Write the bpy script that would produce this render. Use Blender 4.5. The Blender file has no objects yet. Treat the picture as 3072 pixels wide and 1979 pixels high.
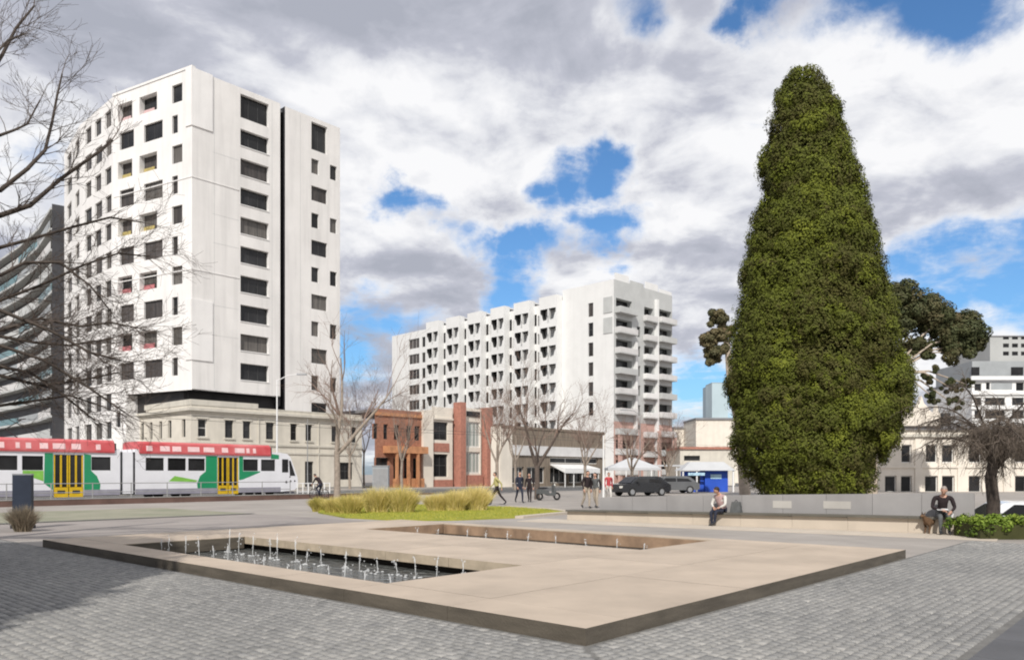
import bpy, bmesh, math, random
import numpy as np
from mathutils import Vector, Matrix

# ------------------------------------------------------------------ scene, camera, light
S = bpy.context.scene
C = S.collection
FPX, CX, HY, EYE = 778.7, 512.0, 473.7, 1.6          # focal length and horizon for a 1024 px wide picture
cam = bpy.data.cameras.new('camera'); cam.lens = FPX/1024*36; cam.sensor_width = 36
cam.shift_y = (HY-329.5)/1024; cam.clip_start = .1; cam.clip_end = 6000
camo = bpy.data.objects.new('camera', cam); C.objects.link(camo)
camo.location = (0, 0, EYE); camo.rotation_euler = (math.radians(90), 0, 0)
S.camera = camo
SUN_AZ, SUN_EL = math.radians(190), math.radians(41)
SV = Vector((math.sin(SUN_AZ)*math.cos(SUN_EL), math.cos(SUN_AZ)*math.cos(SUN_EL), math.sin(SUN_EL)))
sl = bpy.data.lights.new('sun', 'SUN'); sl.energy = 3.6; sl.angle = math.radians(.6); sl.color = (1, .955, .89)
so = bpy.data.objects.new('sun', sl); C.objects.link(so); so.rotation_euler = SV.to_track_quat('Z', 'Y').to_euler()
so.location = (0, 0, 60)
S.view_settings.view_transform = 'Standard'; S.view_settings.look = 'None'
S.view_settings.exposure = 0.09; S.view_settings.gamma = 1
S.cycles.filter_width = 2.0; S.cycles.max_bounces = 6; S.cycles.diffuse_bounces = 3; S.cycles.glossy_bounces = 3; S.cycles.transparent_max_bounces = 8


def direction(px, py):
    return Vector(((px-CX)/FPX, 1, (HY-py)/FPX)).normalized()


def make_world():
    w = bpy.data.worlds.new('World'); S.world = w; w.use_nodes = True
    nt = w.node_tree; N = nt.nodes; L = nt.links; N.clear()
    out = N.new('ShaderNodeOutputWorld'); mixs = N.new('ShaderNodeMixShader')
    bg1 = N.new('ShaderNodeBackground'); bg2 = N.new('ShaderNodeBackground')
    sky = N.new('ShaderNodeTexSky'); sky.sky_type = 'NISHITA'; sky.sun_disc = False
    sky.sun_elevation = SUN_EL; sky.sun_rotation = SUN_AZ; sky.air_density = 1.0; sky.dust_density = 1.2; sky.ozone_density = 2.5
    bg1.inputs[1].default_value = .115
    grade = N.new('ShaderNodeVectorMath'); grade.operation = 'MULTIPLY'; grade.inputs[1].default_value = (.66, .98, 1.22)
    L.new(sky.outputs[0], grade.inputs[0]); L.new(grade.outputs[0], bg1.inputs[0])
    tc = N.new('ShaderNodeTexCoord')
    def math_(op, a, b=None, c=None, clamp=False):
        n = N.new('ShaderNodeMath'); n.operation = op; n.use_clamp = clamp
        for i, v in enumerate((a, b, c)):
            if v is None: continue
            if isinstance(v, (int, float)): n.inputs[i].default_value = v
            else: L.new(v, n.inputs[i])
        return n.outputs[0]
    def vec(op, a, b):
        n = N.new('ShaderNodeVectorMath'); n.operation = op
        for i, v in enumerate((a, b)):
            if isinstance(v, (tuple, list, Vector)): n.inputs[i].default_value = v
            else: L.new(v, n.inputs[i])
        return n
    nrm = vec('NORMALIZE', tc.outputs['Generated'], (0, 0, 0)).outputs[0]
    sep = N.new('ShaderNodeSeparateXYZ'); L.new(nrm, sep.inputs[0])
    zz = math_('ADD', math_('MAXIMUM', sep.outputs[2], 0.0), .22)
    comb = N.new('ShaderNodeCombineXYZ')
    L.new(math_('DIVIDE', sep.outputs[0], zz), comb.inputs[0]); L.new(math_('DIVIDE', sep.outputs[1], zz), comb.inputs[1])
    def noise(vecsock, scale, detail=6, rough=.55, off=(0, 0, 0), dist=0):
        n = N.new('ShaderNodeTexNoise'); n.inputs['Scale'].default_value = scale
        n.inputs['Detail'].default_value = detail; n.inputs['Roughness'].default_value = rough
        n.inputs['Distortion'].default_value = dist
        L.new(vec('ADD', vecsock, off).outputs[0], n.inputs['Vector'])
        return n.outputs[0]
    p = comb.outputs[0]
    n1 = noise(p, 1.15, 9, .52, (3.1, 1.7, 0), .25)
    n3 = noise(p, 5.5, 7, .6, (1.3, 4.2, 0), .4)
    # broad gaps of clear sky between the cloud banks: (pixel x, pixel y, angular radius, depth)
    cov = math_('ADD', math_('MULTIPLY_ADD', n1, 1.15, -.02), math_('MULTIPLY_ADD', n3, .85, -.42))
    gaps = [(925, -8, .075, 1.0), (962, -8, .07, .95), (880, -26, .07, .9), (632, -12, .05, .9), (750, 12, .03, .75), (778, -14, .05, .8),
            (545, 186, .035, 1.0), (570, 178, .05, 1.1), (600, 172, .045, 1.1), (612, 190, .03, .8), (556, 200, .035, .9), (588, 212, .035, .9), (612, 228, .05, 1.1), (600, 242, .04, .95), (570, 236, .04, .8), (545, 240, .045, 1.05), (518, 248, .05, 1.1), (492, 246, .04, .95), (512, 270, .05, 1.1), (505, 290, .05, 1.1), (525, 290, .035, .9),
            (398, 196, .035, .95), (418, 204, .035, .9), (440, 214, .035, .75), (462, 226, .04, .8), (478, 238, .04, .85),
            (915, 278, .06, .9), (965, 262, .08, 1.0), (1010, 268, .09, 1.0), (940, 296, .06, .9), (1060, 265, .1, 1.0), (365, 322, .07, 1.0), (395, 316, .06, .95), (430, 312, .05, .85), (345, 350, .06, .9), (712, 395, .07, .95), (690, 402, .06, .9), (718, 372, .05, .6), (60, 185, .05, .4)]
    tot = None
    wob = noise(p, 3.2, 5, .6, (7, 2, 0))
    dn = N.new('ShaderNodeTexNoise'); dn.inputs['Scale'].default_value = 9; dn.inputs['Detail'].default_value = 8; dn.inputs['Roughness'].default_value = .62
    L.new(nrm, dn.inputs['Vector'])
    dv = vec('SCALE', vec('SUBTRACT', dn.outputs['Color'], (.5, .5, .5)).outputs[0], (0, 0, 0)); dv.inputs['Scale'].default_value = .11
    nrm_w = vec('ADD', nrm, dv.outputs[0]).outputs[0]
    flat = (1, 1, 1.35)
    nrm_f = vec('MULTIPLY', nrm_w, flat).outputs[0]
    for (x, y, r, dep) in gaps:
        dr = direction(x, y); d = vec('DISTANCE', nrm_f, (dr.x, dr.y, dr.z*1.35)).outputs['Value']
        q = math_('DIVIDE', d, r*1.15)
        g = math_('MULTIPLY', math_('EXPONENT', math_('MULTIPLY', math_('MULTIPLY', q, q), -1.1)), dep)
        tot = g if tot is None else math_('MAXIMUM', tot, g)
    base = math_('ADD', cov, .16)
    dens = math_('SUBTRACT', base, math_('MULTIPLY', tot, math_('MULTIPLY_ADD', wob, .7, .42)))
    mask = N.new('ShaderNodeMapRange'); mask.interpolation_type = 'SMOOTHSTEP'
    mask.inputs['From Min'].default_value = .05; mask.inputs['From Max'].default_value = .46
    L.new(dens, mask.inputs['Value'])
    # thick parts of the cloud show grey undersides, thin edges and tops are white
    n2 = noise(p, 1.3, 4, .5, (9.5, .4, 0), .3)
    psc = vec('SCALE', p, (0, 0, 0)); psc.inputs['Scale'].default_value = 1.06
    n1b = noise(psc.outputs[0], 1.15, 9, .52, (3.1, 1.7, 0), .25); n3b = noise(psc.outputs[0], 5.5, 7, .6, (1.3, 4.2, 0), .4)
    relief = math_('ADD', math_('SUBTRACT', n1, n1b), math_('MULTIPLY', math_('SUBTRACT', n3, n3b), .22))
    thick = math_('ADD', math_('ADD', math_('MULTIPLY', dens, .42), math_('MULTIPLY_ADD', n2, 1.25, -.30)), math_('MULTIPLY', relief, 1.9))
    side = math_('MULTIPLY', sep.outputs[0], -.23)
    thick = math_('ADD', thick, side)
    ramp = N.new('ShaderNodeValToRGB'); L.new(thick, ramp.inputs[0])
    e = ramp.color_ramp.elements
    e[0].position = .36; e[0].color = (.92, .92, .935, 1)
    e[1].position = .84; e[1].color = (.41, .43, .50, 1)
    m = ramp.color_ramp.elements.new(.50); m.color = (.77, .78, .82, 1)
    m = ramp.color_ramp.elements.new(.66); m.color = (.52, .535, .61, 1)
    L.new(ramp.outputs[0], bg2.inputs[0]); bg2.inputs[1].default_value = .98
    hz = N.new('ShaderNodeMapRange'); hz.inputs['From Min'].default_value = -.02; hz.inputs['From Max'].default_value = .03
    L.new(sep.outputs[2], hz.inputs['Value'])
    L.new(math_('MULTIPLY', mask.outputs[0], math_('MULTIPLY_ADD', hz.outputs[0], .85, .15)), mixs.inputs[0])
    L.new(bg1.outputs[0], mixs.inputs[1]); L.new(bg2.outputs[0], mixs.inputs[2]); L.new(mixs.outputs[0], out.inputs[0])
    w.cycles.sampling_method = 'MANUAL'; w.cycles.sample_map_resolution = 512


make_world()

# ------------------------------------------------------------------ helpers
ORG = {}
rng = np.random.default_rng(7)
random.seed(7)
D1 = np.array((.668, .744)); D2 = np.array((-.744, .668))      # the two directions of the square and the street grid


def uv(u, v, z=0.0):
    p = D2*u + D1*v
    return (p[0], p[1], z)


def at(px, py, dep):
    return Vector(((px-CX)/FPX*dep, dep, EYE-(py-HY)/FPX*dep))


def gnd(px, py, z=0.0):
    return at(px, py, (EYE-z)*FPX/(py-HY))


def s_px(A, d, px):
    r = (px-CX)/FPX
    return (r*A[1]-A[0])/(d[0]-r*d[1])


def tag(o, label, cat, group=None, kind=None):
    o['label'] = label; o['category'] = cat
    if group: o['group'] = group
    if kind: o['kind'] = kind
    return o


def thing(name, label, cat, loc=(0, 0, 0), rz=0, group=None, local=False):
    o = bpy.data.objects.new(name, None); C.objects.link(o)
    o.location = loc; o.rotation_euler = (0, 0, rz); o.empty_display_size = .3
    ORG[o] = Vector((0, 0, 0)) if (local or rz) else Vector(loc)
    return tag(o, label, cat, group)


def link(name, me, parent=None, loc=None, rz=0):
    o = bpy.data.objects.new(name, me); C.objects.link(o)
    if parent: o.parent = parent
    if loc is not None: o.location = loc
    if rz: o.rotation_euler = (0, 0, rz)
    ORG[o] = (ORG.get(parent, Vector((0, 0, 0)))) if loc is None else Vector((0, 0, 0))
    return o


def fast_mesh(name, v, f, mats, mi=None, tint=None, smooth=False):
    """mesh from numpy arrays: v (n,3), f (m,k)"""
    me = bpy.data.meshes.new(name); v = np.asarray(v, dtype=np.float32); f = np.asarray(f, dtype=np.int32)
    k = f.shape[1]
    me.vertices.add(len(v)); me.vertices.foreach_set('co', v.ravel())
    me.loops.add(f.size); me.loops.foreach_set('vertex_index', f.ravel())
    me.polygons.add(len(f)); me.polygons.foreach_set('loop_start', np.arange(0, f.size, k, dtype=np.int32))
    me.polygons.foreach_set('loop_total', np.full(len(f), k, dtype=np.int32))
    if mi is not None: me.polygons.foreach_set('material_index', np.asarray(mi, dtype=np.int32))
    if smooth: me.polygons.foreach_set('use_smooth', np.ones(len(f), dtype=bool))
    for m in mats: me.materials.append(m)
    if tint is not None:
        a = me.attributes.new('tint', 'FLOAT', 'FACE'); a.data.foreach_set('value', np.asarray(tint, dtype=np.float32))
    me.update(calc_edges=True)
    return me


class MB:
    """collects faces; build() makes ONE mesh object"""
    def __init__(s): s.v = []; s.f = []; s.m = []
    def face(s, pts, m=0):
        i = len(s.v); s.v += [tuple(p) for p in pts]; s.f.append(tuple(range(i, i+len(pts)))); s.m.append(m); return s
    def hexa(s, b, t, m=0, skip=(), side_m=None):
        """b, t: 4 bottom and 4 top points counter-clockwise seen from above"""
        i = len(s.v); s.v += [tuple(p) for p in b]+[tuple(p) for p in t]
        fs = [(3, 2, 1, 0), (4, 5, 6, 7), (0, 1, 5, 4), (1, 2, 6, 5), (2, 3, 7, 6), (3, 0, 4, 7)]
        for k, q in enumerate(fs):
            if k in skip: continue
            s.f.append(tuple(i+a for a in q)); s.m.append(m if (side_m is None or k < 2) else side_m[k-2])
        return s
    def box(s, x0, x1, y0, y1, z0, z1, m=0, skip=()):
        b = [(x0, y0, z0), (x1, y0, z0), (x1, y1, z0), (x0, y1, z0)]
        return s.hexa(b, [(p[0], p[1], z1) for p in b], m, skip)
    def obox(s, A, d, s0, s1, o0, o1, z0, z1, m=0):
        """box along a facade line: s along d, o outward offset (to the right of d)"""
        n = (d[1], -d[0])
        P = lambda a, o, z: (A[0]+d[0]*a+n[0]*o, A[1]+d[1]*a+n[1]*o, z)
        b = [P(s0, o1, z0), P(s1, o1, z0), P(s1, o0, z0), P(s0, o0, z0)]
        return s.hexa(b, [(p[0], p[1], z1) for p in b], m)
    def prism(s, pts, z0, z1, m=0, mtop=None):
        n = len(pts); i = len(s.v)
        s.v += [(p[0], p[1], z0) for p in pts]+[(p[0], p[1], z1) for p in pts]
        s.f.append(tuple(range(i+n-1, i-1, -1))); s.m.append(m)
        s.f.append(tuple(range(i+n, i+2*n))); s.m.append(m if mtop is None else mtop)
        for k in range(n):
            j = (k+1) % n; s.f.append((i+k, i+j, i+n+j, i+n+k)); s.m.append(m)
        return s
    def extr(s, prof, y0, y1, m=0):
        """profile in x,z extruded along y"""
        n = len(prof); i = len(s.v)
        s.v += [(p[0], y0, p[1]) for p in prof]+[(p[0], y1, p[1]) for p in prof]
        s.f.append(tuple(range(i, i+n))); s.m.append(m); s.f.append(tuple(range(i+2*n-1, i+n-1, -1))); s.m.append(m)
        for k in range(n):
            j = (k+1) % n; s.f.append((i+k, i+n+k, i+n+j, i+j)); s.m.append(m)
        return s
    def tube(s, pts, rad, sides=8, m=0, cap=True):
        pts = [Vector(p) for p in pts]; rad = [rad]*len(pts) if isinstance(rad, (int, float)) else rad
        base = len(s.v); ref = None
        for k, p in enumerate(pts):
            t = (pts[min(k+1, len(pts)-1)]-pts[max(k-1, 0)])
            t = t.normalized() if t.length > 1e-9 else Vector((0, 0, 1))
            if ref is None: ref = t.orthogonal().normalized()
            ref = (ref-t*ref.dot(t)); ref = ref.normalized() if ref.length > 1e-6 else t.orthogonal().normalized()
            b = t.cross(ref)
            for q in range(sides):
                a = 2*math.pi*q/sides; s.v.append(tuple(p+(ref*math.cos(a)+b*math.sin(a))*rad[k]))
        for k in range(len(pts)-1):
            for q in range(sides):
                j = (q+1) % sides; a = base+k*sides
                s.f.append((a+q, a+j, a+sides+j, a+sides+q)); s.m.append(m)
        if cap:
            s.f.append(tuple(base+q for q in range(sides-1, -1, -1))); s.m.append(m)
            e = base+(len(pts)-1)*sides; s.f.append(tuple(e+q for q in range(sides))); s.m.append(m)
        return s
    def ball(s, c, r, m=0, n=10, k=7, fn=None):
        base = len(s.v); r = (r, r, r) if isinstance(r, (int, float)) else r
        for i in range(k+1):
            th = math.pi*i/k
            for j in range(n):
                ph = 2*math.pi*j/n
                q = Vector((math.sin(th)*math.cos(ph)*r[0], math.sin(th)*math.sin(ph)*r[1], math.cos(th)*r[2]))
                if fn: q = fn(q)
                s.v.append(tuple(Vector(c)+q))
        for i in range(k):
            for j in range(n):
                a = base+i*n; jj = (j+1) % n
                s.f.append((a+j, a+n+j, a+n+jj, a+jj)); s.m.append(m)
        return s
    def torus(s, c, R, r, axis, m=0, n=24, k=6):
        a = Vector(axis).normalized(); e1 = a.orthogonal().normalized(); e2 = a.cross(e1); base = len(s.v)
        for i in range(n):
            t = 2*math.pi*i/n; rd = e1*math.cos(t)+e2*math.sin(t)
            for j in range(k):
                q = 2*math.pi*j/k; s.v.append(tuple(Vector(c)+rd*(R+r*math.cos(q))+a*(r*math.sin(q))))
        for i in range(n):
            for j in range(k):
                ii = (i+1) % n; jj = (j+1) % k
                s.f.append((base+i*k+j, base+ii*k+j, base+ii*k+jj, base+i*k+jj)); s.m.append(m)
        return s
    def mesh(s, name, mats, org=Vector((0, 0, 0)), smooth=False):
        me = bpy.data.meshes.new(name); o = Vector(org)
        me.from_pydata([(p[0]-o.x, p[1]-o.y, p[2]-o.z) for p in s.v], [], s.f)
        mats = mats if isinstance(mats, (list, tuple)) else [mats]
        for m in mats: me.materials.append(m)
        if len(mats) > 1: me.polygons.foreach_set('material_index', s.m)
        if smooth: me.polygons.foreach_set('use_smooth', [True]*len(s.f))
        me.update(); return me
    def build(s, name, mats, parent=None, smooth=False):
        return link(name, s.mesh(name, mats, ORG.get(parent, Vector((0, 0, 0))), smooth), parent)


# ------------------------------------------------------------------ materials
def mat(name, col, rough=.8, var=.12, scale=2.0, bump=0.0, bscale=30, metal=0.0, spec=.4, col2=None, tint=None, rnd=0.0,
        stretch=(1, 1, 1), detail=6, trans=0.0, coat=0.0, emit=None, grime=0.0):
    m = bpy.data.materials.new(name); m.use_nodes = True; nt = m.node_tree; N = nt.nodes; L = nt.links
    b = N['Principled BSDF']; b.inputs['Roughness'].default_value = rough; b.inputs['Metallic'].default_value = metal
    b.inputs['Specular IOR Level'].default_value = spec; b.inputs['Coat Weight'].default_value = coat
    b.inputs['Transmission Weight'].default_value = trans
    g = N.new('ShaderNodeNewGeometry'); mp = N.new('ShaderNodeMapping'); mp.inputs['Scale'].default_value = stretch
    L.new(g.outputs['Position'], mp.inputs['Vector'])
    n = N.new('ShaderNodeTexNoise'); n.inputs['Scale'].default_value = scale; n.inputs['Detail'].default_value = detail
    n.inputs['Roughness'].default_value = .6; L.new(mp.outputs[0], n.inputs['Vector'])
    r = N.new('ShaderNodeMapRange'); r.inputs['From Min'].default_value = .3; r.inputs['From Max'].default_value = .7
    L.new(n.outputs[0], r.inputs['Value'])
    mx = N.new('ShaderNodeMix'); mx.data_type = 'RGBA'
    lo = tuple(max(0, c*(1-var)) for c in col); hi = tuple(c*(1+var) for c in col)
    if col2: lo, hi = col, col2
    mx.inputs[6].default_value = (*lo, 1); mx.inputs[7].default_value = (*hi, 1); L.new(r.outputs[0], mx.inputs[0])
    cs = mx.outputs[2]
    if tint:
        at_ = N.new('ShaderNodeAttribute'); at_.attribute_name = 'tint'
        rp = N.new('ShaderNodeValToRGB'); L.new(at_.outputs['Fac'], rp.inputs[0])
        els = rp.color_ramp.elements
        els[0].color = (*tint[0], 1); els[1].color = (*tint[-1], 1)
        for i, c in enumerate(tint[1:-1]): els.new((i+1)/(len(tint)-1)).color = (*c, 1)
        m2 = N.new('ShaderNodeMix'); m2.data_type = 'RGBA'; m2.blend_type = 'MULTIPLY'; m2.inputs[0].default_value = 1
        mx.inputs[6].default_value = (1-var, 1-var, 1-var, 1); mx.inputs[7].default_value = (1+var, 1+var, 1+var, 1)
        L.new(rp.outputs[0], m2.inputs[6]); L.new(cs, m2.inputs[7]); cs = m2.outputs[2]
    if rnd:
        oi = N.new('ShaderNodeObjectInfo'); rr = N.new('ShaderNodeMapRange')
        rr.inputs['To Min'].default_value = 1-rnd; rr.inputs['To Max'].default_value = 1+rnd
        L.new(oi.outputs['Random'], rr.inputs['Value'])
        m3 = N.new('ShaderNodeVectorMath'); m3.operation = 'SCALE'; L.new(cs, m3.inputs[0]); L.new(rr.outputs[0], m3.inputs['Scale'])
        cs = m3.outputs[0]
    if grime:
        gn = N.new('ShaderNodeTexNoise'); gn.inputs['Scale'].default_value = .9; gn.inputs['Detail'].default_value = 9
        gm = N.new('ShaderNodeMapping'); gm.inputs['Scale'].default_value = (1.6, 1.6, .12); L.new(g.outputs['Position'], gm.inputs['Vector'])
        L.new(gm.outputs[0], gn.inputs['Vector'])
        gr = N.new('ShaderNodeMapRange'); gr.inputs['From Min'].default_value = .45; gr.inputs['From Max'].default_value = .75
        gr.inputs['To Min'].default_value = 1; gr.inputs['To Max'].default_value = 1-grime; L.new(gn.outputs[0], gr.inputs['Value'])
        m4 = N.new('ShaderNodeVectorMath'); m4.operation = 'SCALE'; L.new(cs, m4.inputs[0]); L.new(gr.outputs[0], m4.inputs['Scale']); cs = m4.outputs[0]
    L.new(cs, b.inputs['Base Color'])
    if bump:
        n2 = N.new('ShaderNodeTexNoise'); n2.inputs['Scale'].default_value = bscale; n2.inputs['Detail'].default_value = 5
        L.new(g.outputs['Position'], n2.inputs['Vector'])
        bp = N.new('ShaderNodeBump'); bp.inputs['Strength'].default_value = bump; bp.inputs['Distance'].default_value = .02
        L.new(n2.outputs[0], bp.inputs['Height']); L.new(bp.outputs[0], b.inputs['Normal'])
    if emit: b.inputs['Emission Color'].default_value = (*emit[0], 1); b.inputs['Emission Strength'].default_value = emit[1]
    return m


M = {}
M['paving'] = mat('paving', (.34, .31, .28), .85, .16, .35, .25, 25, grime=.1)
M['path'] = mat('path', (.30, .27, .25), .88, .18, .25, .2, 20)
M['bed'] = mat('bed', (.165, .16, .15), .95, .2, 6, .3, 60)
M['sett'] = mat('sett', (.25, .25, .25), .78, .2, 9, .3, 70, tint=[(.18, .178, .172), (.235, .231, .222), (.285, .278, .262), (.36, .348, .325)])
M['bluestone'] = mat('bluestone', (.105, .105, .11), .7, .14, 1.5, .2, 60, rnd=.08)
M['plat'] = mat('plat', (.485, .40, .315), .72, .13, .9, .12, 80, rnd=.05, grime=.08, detail=10)
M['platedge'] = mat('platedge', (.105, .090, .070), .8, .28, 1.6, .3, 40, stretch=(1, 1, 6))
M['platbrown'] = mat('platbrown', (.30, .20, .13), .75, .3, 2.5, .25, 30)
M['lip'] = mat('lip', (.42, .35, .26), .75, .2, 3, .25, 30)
M['void'] = mat('void', (.03, .025, .02), .9, .2, 3)
M['asphalt'] = mat('asphalt', (.10, .10, .10), .9, .18, .6, .3, 60)
M['kerb'] = mat('kerb', (.30, .29, .27), .85, .15, 1, .2, 30)
M['redkerb'] = mat('redkerb', (.14, .085, .07), .85, .25, 1, .2, 30)
M['soil'] = mat('soil', (.16, .12, .08), .95, .3, 3, .4, 20)
M['lawn'] = mat('lawn', (.22, .25, .03), .95, .3, 1.5, .5, 60, col2=(.36, .34, .05))
M['dryturf'] = mat('dryturf', (.22, .23, .16), .95, .2, .5, .4, 40, col2=(.33, .31, .24))
M['blade'] = mat('blade', (1, 1, 1), .7, .12, 3, tint=[(.17, .22, .02), (.34, .34, .04), (.48, .42, .08)])
M['straw'] = mat('straw', (1, 1, 1), .75, .1, 4, tint=[(.30, .29, .05), (.66, .54, .18), (.90, .75, .38)])
M['rushes'] = mat('rushes', (1, 1, 1), .75, .1, 4, tint=[(.13, .12, .08), (.22, .18, .13), (.30, .24, .17)])
M['twhite'] = mat('twhite', (.80, .785, .765), .75, .06, .3, .08, 12, grime=.10)
M['twarm'] = mat('twarm', (.76, .74, .715), .78, .07, .25, .08, 12, grime=.14)
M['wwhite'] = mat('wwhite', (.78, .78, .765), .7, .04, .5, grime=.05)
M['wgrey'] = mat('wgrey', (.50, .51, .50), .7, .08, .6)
M['pinkish'] = mat('pinkish', (.55, .36, .31), .8, .1, .8, grime=.1)
M['cream'] = mat('cream', (.64, .60, .52), .8, .08, .8, .1, 15, grime=.14)
M['creamtrim'] = mat('creamtrim', (.58, .55, .48), .8, .08, .8, grime=.2)
M['cream2'] = mat('cream2', (.76, .70, .61), .8, .08, .6, grime=.08)
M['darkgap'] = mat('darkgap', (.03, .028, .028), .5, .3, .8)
M['frame'] = mat('frame', (.06, .06, .06), .5, .1, 2)
M['wframe'] = mat('wframe', (.70, .69, .66), .6, .06, 2)
M['glass'] = mat('glass', (.022, .022, .023), .14, .5, .5, spec=.28, rnd=.5)
M['glass2'] = mat('glass2', (.065, .058, .055), .3, .4, 1.2, spec=.25, rnd=.35, stretch=(3, 3, .4))
M['palegl'] = mat('palegl', (.36, .40, .37), .3, .3, 1.2, stretch=(4, 4, .3))
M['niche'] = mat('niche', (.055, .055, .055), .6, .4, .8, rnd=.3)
M['teal'] = mat('teal', (.10, .22, .23), .15, .3, .4, spec=.6)
M['curtain2'] = mat('curtain2', (.12, .11, .10), .45, .45, 2, stretch=(5, 5, .2), rnd=.3)
M['curtain'] = mat('curtain', (.34, .32, .29), .8, .25, 3, stretch=(6, 6, .3), rnd=.2)
M['bred'] = mat('bred', (.42, .15, .16), .8, .2, 1); M['byel'] = mat('byel', (.42, .34, .13), .8, .2, 1); M['bpink'] = mat('bpink', (.60, .42, .42), .8, .1, 1)
M['brick'] = mat('brick', (.33, .155, .10), .85, .25, 3, .2, 40)
M['orange'] = mat('orange', (.50, .24, .12), .8, .25, 1.5)
M['brick2'] = mat('brick2', (.42, .19, .14), .85, .2, 3)
M['brown'] = mat('brown', (.22, .18, .14), .85, .35, 1.2, stretch=(5, 5, .4))
M['awning'] = mat('awning', (.62, .61, .60), .7, .1, 1)
M['dark'] = mat('dark', (.025, .025, .028), .6, .3, 2)
M['roofgrey'] = mat('roofgrey', (.22, .22, .23), .8, .15, .6)
M['bandgrey'] = mat('bandgrey', (.34, .36, .37), .6, .1, .5)
M['dbuild'] = mat('dbuild', (.055, .055, .06), .5, .3, .4)
M['farblue'] = mat('farblue', (.42, .52, .56), .5, .1, .05); M['farblue2'] = mat('farblue2', (.30, .38, .43), .5, .1, .05)
M['fargrey'] = mat('fargrey', (.42, .43, .42), .7, .1, .1)
M['blue'] = mat('blue', (.025, .09, .50), .45, .15, 1); M['ltblue'] = mat('ltblue', (.45, .66, .80), .4, .1, 2)
M['tent'] = mat('tent', (.50, .51, .52), .7, .06, 1)
M['trwhite'] = mat('trwhite', (.80, .80, .83), .3, .05, 1, coat=.3); M['trgrey'] = mat('trgrey', (.30, .29, .34), .5, .15, 2)
M['trgreen'] = mat('trgreen', (.015, .27, .115), .35, .12, 1, coat=.3); M['trlime'] = mat('trlime', (.22, .50, .08), .35, .2, 2)
M['trred'] = mat('trred', (.55, .06, .07), .4, .2, .7, col2=(.66, .20, .20)); M['trpink'] = mat('trpink', (.80, .56, .56), .45, .15, 2)
M['tryel'] = mat('tryel', (.66, .43, .015), .45, .12, 2); M['black'] = mat('black', (.012, .012, .013), .4, .2, 2)
M['steel'] = mat('steel', (.42, .43, .44), .4, .1, 3, metal=.7); M['white'] = mat('white', (.78, .78, .77), .5, .05, 2)
M['rail'] = mat('rail', (.30, .30, .30), .5, .1, 3)
M['skin'] = mat('skin', (.50, .29, .21), .55, .06, 8); M['hairb'] = mat('hairb', (.03, .022, .017), .6, .3, 30); M['hairg'] = mat('hairg', (.30, .26, .23), .6, .2, 30)
M['clblack'] = mat('clblack', (.022, .014, .016), .85, .3, 10); M['clgrey'] = mat('clgrey', (.10, .105, .105), .85, .2, 10)
M['clnavy'] = mat('clnavy', (.022, .026, .045), .85, .2, 10); M['clbeige'] = mat('clbeige', (.52, .47, .40), .85, .12, 8)
M['clkhaki'] = mat('clkhaki', (.42, .38, .16), .85, .2, 8); M['clred'] = mat('clred', (.45, .06, .07), .85, .15, 8)
M['clpink'] = mat('clpink', (.42, .29, .28), .85, .15, 8); M['cllight'] = mat('cllight', (.62, .60, .56), .85, .1, 8); M['cltan'] = mat('cltan', (.40, .34, .27), .85, .12, 8)
M['dogfur'] = mat('dogfur', (.13, .075, .04), .9, .35, 14)
M['bark'] = mat('bark', (.115, .09, .075), .9, .25, 8, .3, 30); M['barkl'] = mat('barkl', (.30, .25, .205), .9, .25, 5, .3, 30)
M['twigp'] = mat('twigp', (.25, .175, .14), .9, .2, 5); M['barkd'] = mat('barkd', (.07, .055, .045), .9, .3, 8, .3, 30)
M['gumbark'] = mat('gumbark', (.48, .40, .32), .8, .2, 4)
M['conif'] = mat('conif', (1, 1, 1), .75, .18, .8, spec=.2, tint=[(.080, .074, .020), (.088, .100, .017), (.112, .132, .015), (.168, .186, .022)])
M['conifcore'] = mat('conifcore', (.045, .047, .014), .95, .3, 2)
M['gum'] = mat('gum', (1, 1, 1), .7, .2, 1, spec=.25, tint=[(.050, .064, .026), (.074, .080, .032), (.115, .092, .045)])
M['gum2'] = mat('gum2', (1, 1, 1), .7, .2, 1, spec=.25, tint=[(.08, .085, .04), (.14, .12, .06), (.20, .15, .085)])
M['hedge'] = mat('hedge', (1, 1, 1), .65, .2, 2, spec=.3, tint=[(.06, .10, .012), (.13, .20, .02), (.24, .31, .045)])
M['palmtwig'] = mat('palmtwig', (.15, .12, .095), .9, .25, 4)
M['carpaint'] = mat('carpaint', (.02, .022, .026), .25, .1, 2, coat=.6); M['carwhite'] = mat('carwhite', (.72, .73, .74), .3, .05, 2, coat=.5); M['carsil'] = mat('carsil', (.12, .125, .13), .3, .1, 2, coat=.5)
M['tyre'] = mat('tyre', (.02, .02, .02), .85, .2, 5); M['lamp'] = mat('lamp', (.75, .74, .68), .2, .05, 3); M['redlamp'] = mat('redlamp', (.5, .02, .02), .25, .1, 3)
M['wallstone'] = mat('wallstone', (.30, .29, .285), .7, .10, .8, .12, 40, rnd=.07, grime=.12)
M['walllight'] = mat('walllight', (.44, .42, .385), .75, .08, 1, .1, 40)
M['seat'] = mat('seat', (.115, .108, .09), .6, .15, 2, .1, 40); M['riser'] = mat('riser', (.52, .455, .375), .8, .08, 1)
M['signpanel'] = mat('signpanel', (.028, .036, .055), .4, .15, 2)


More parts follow.
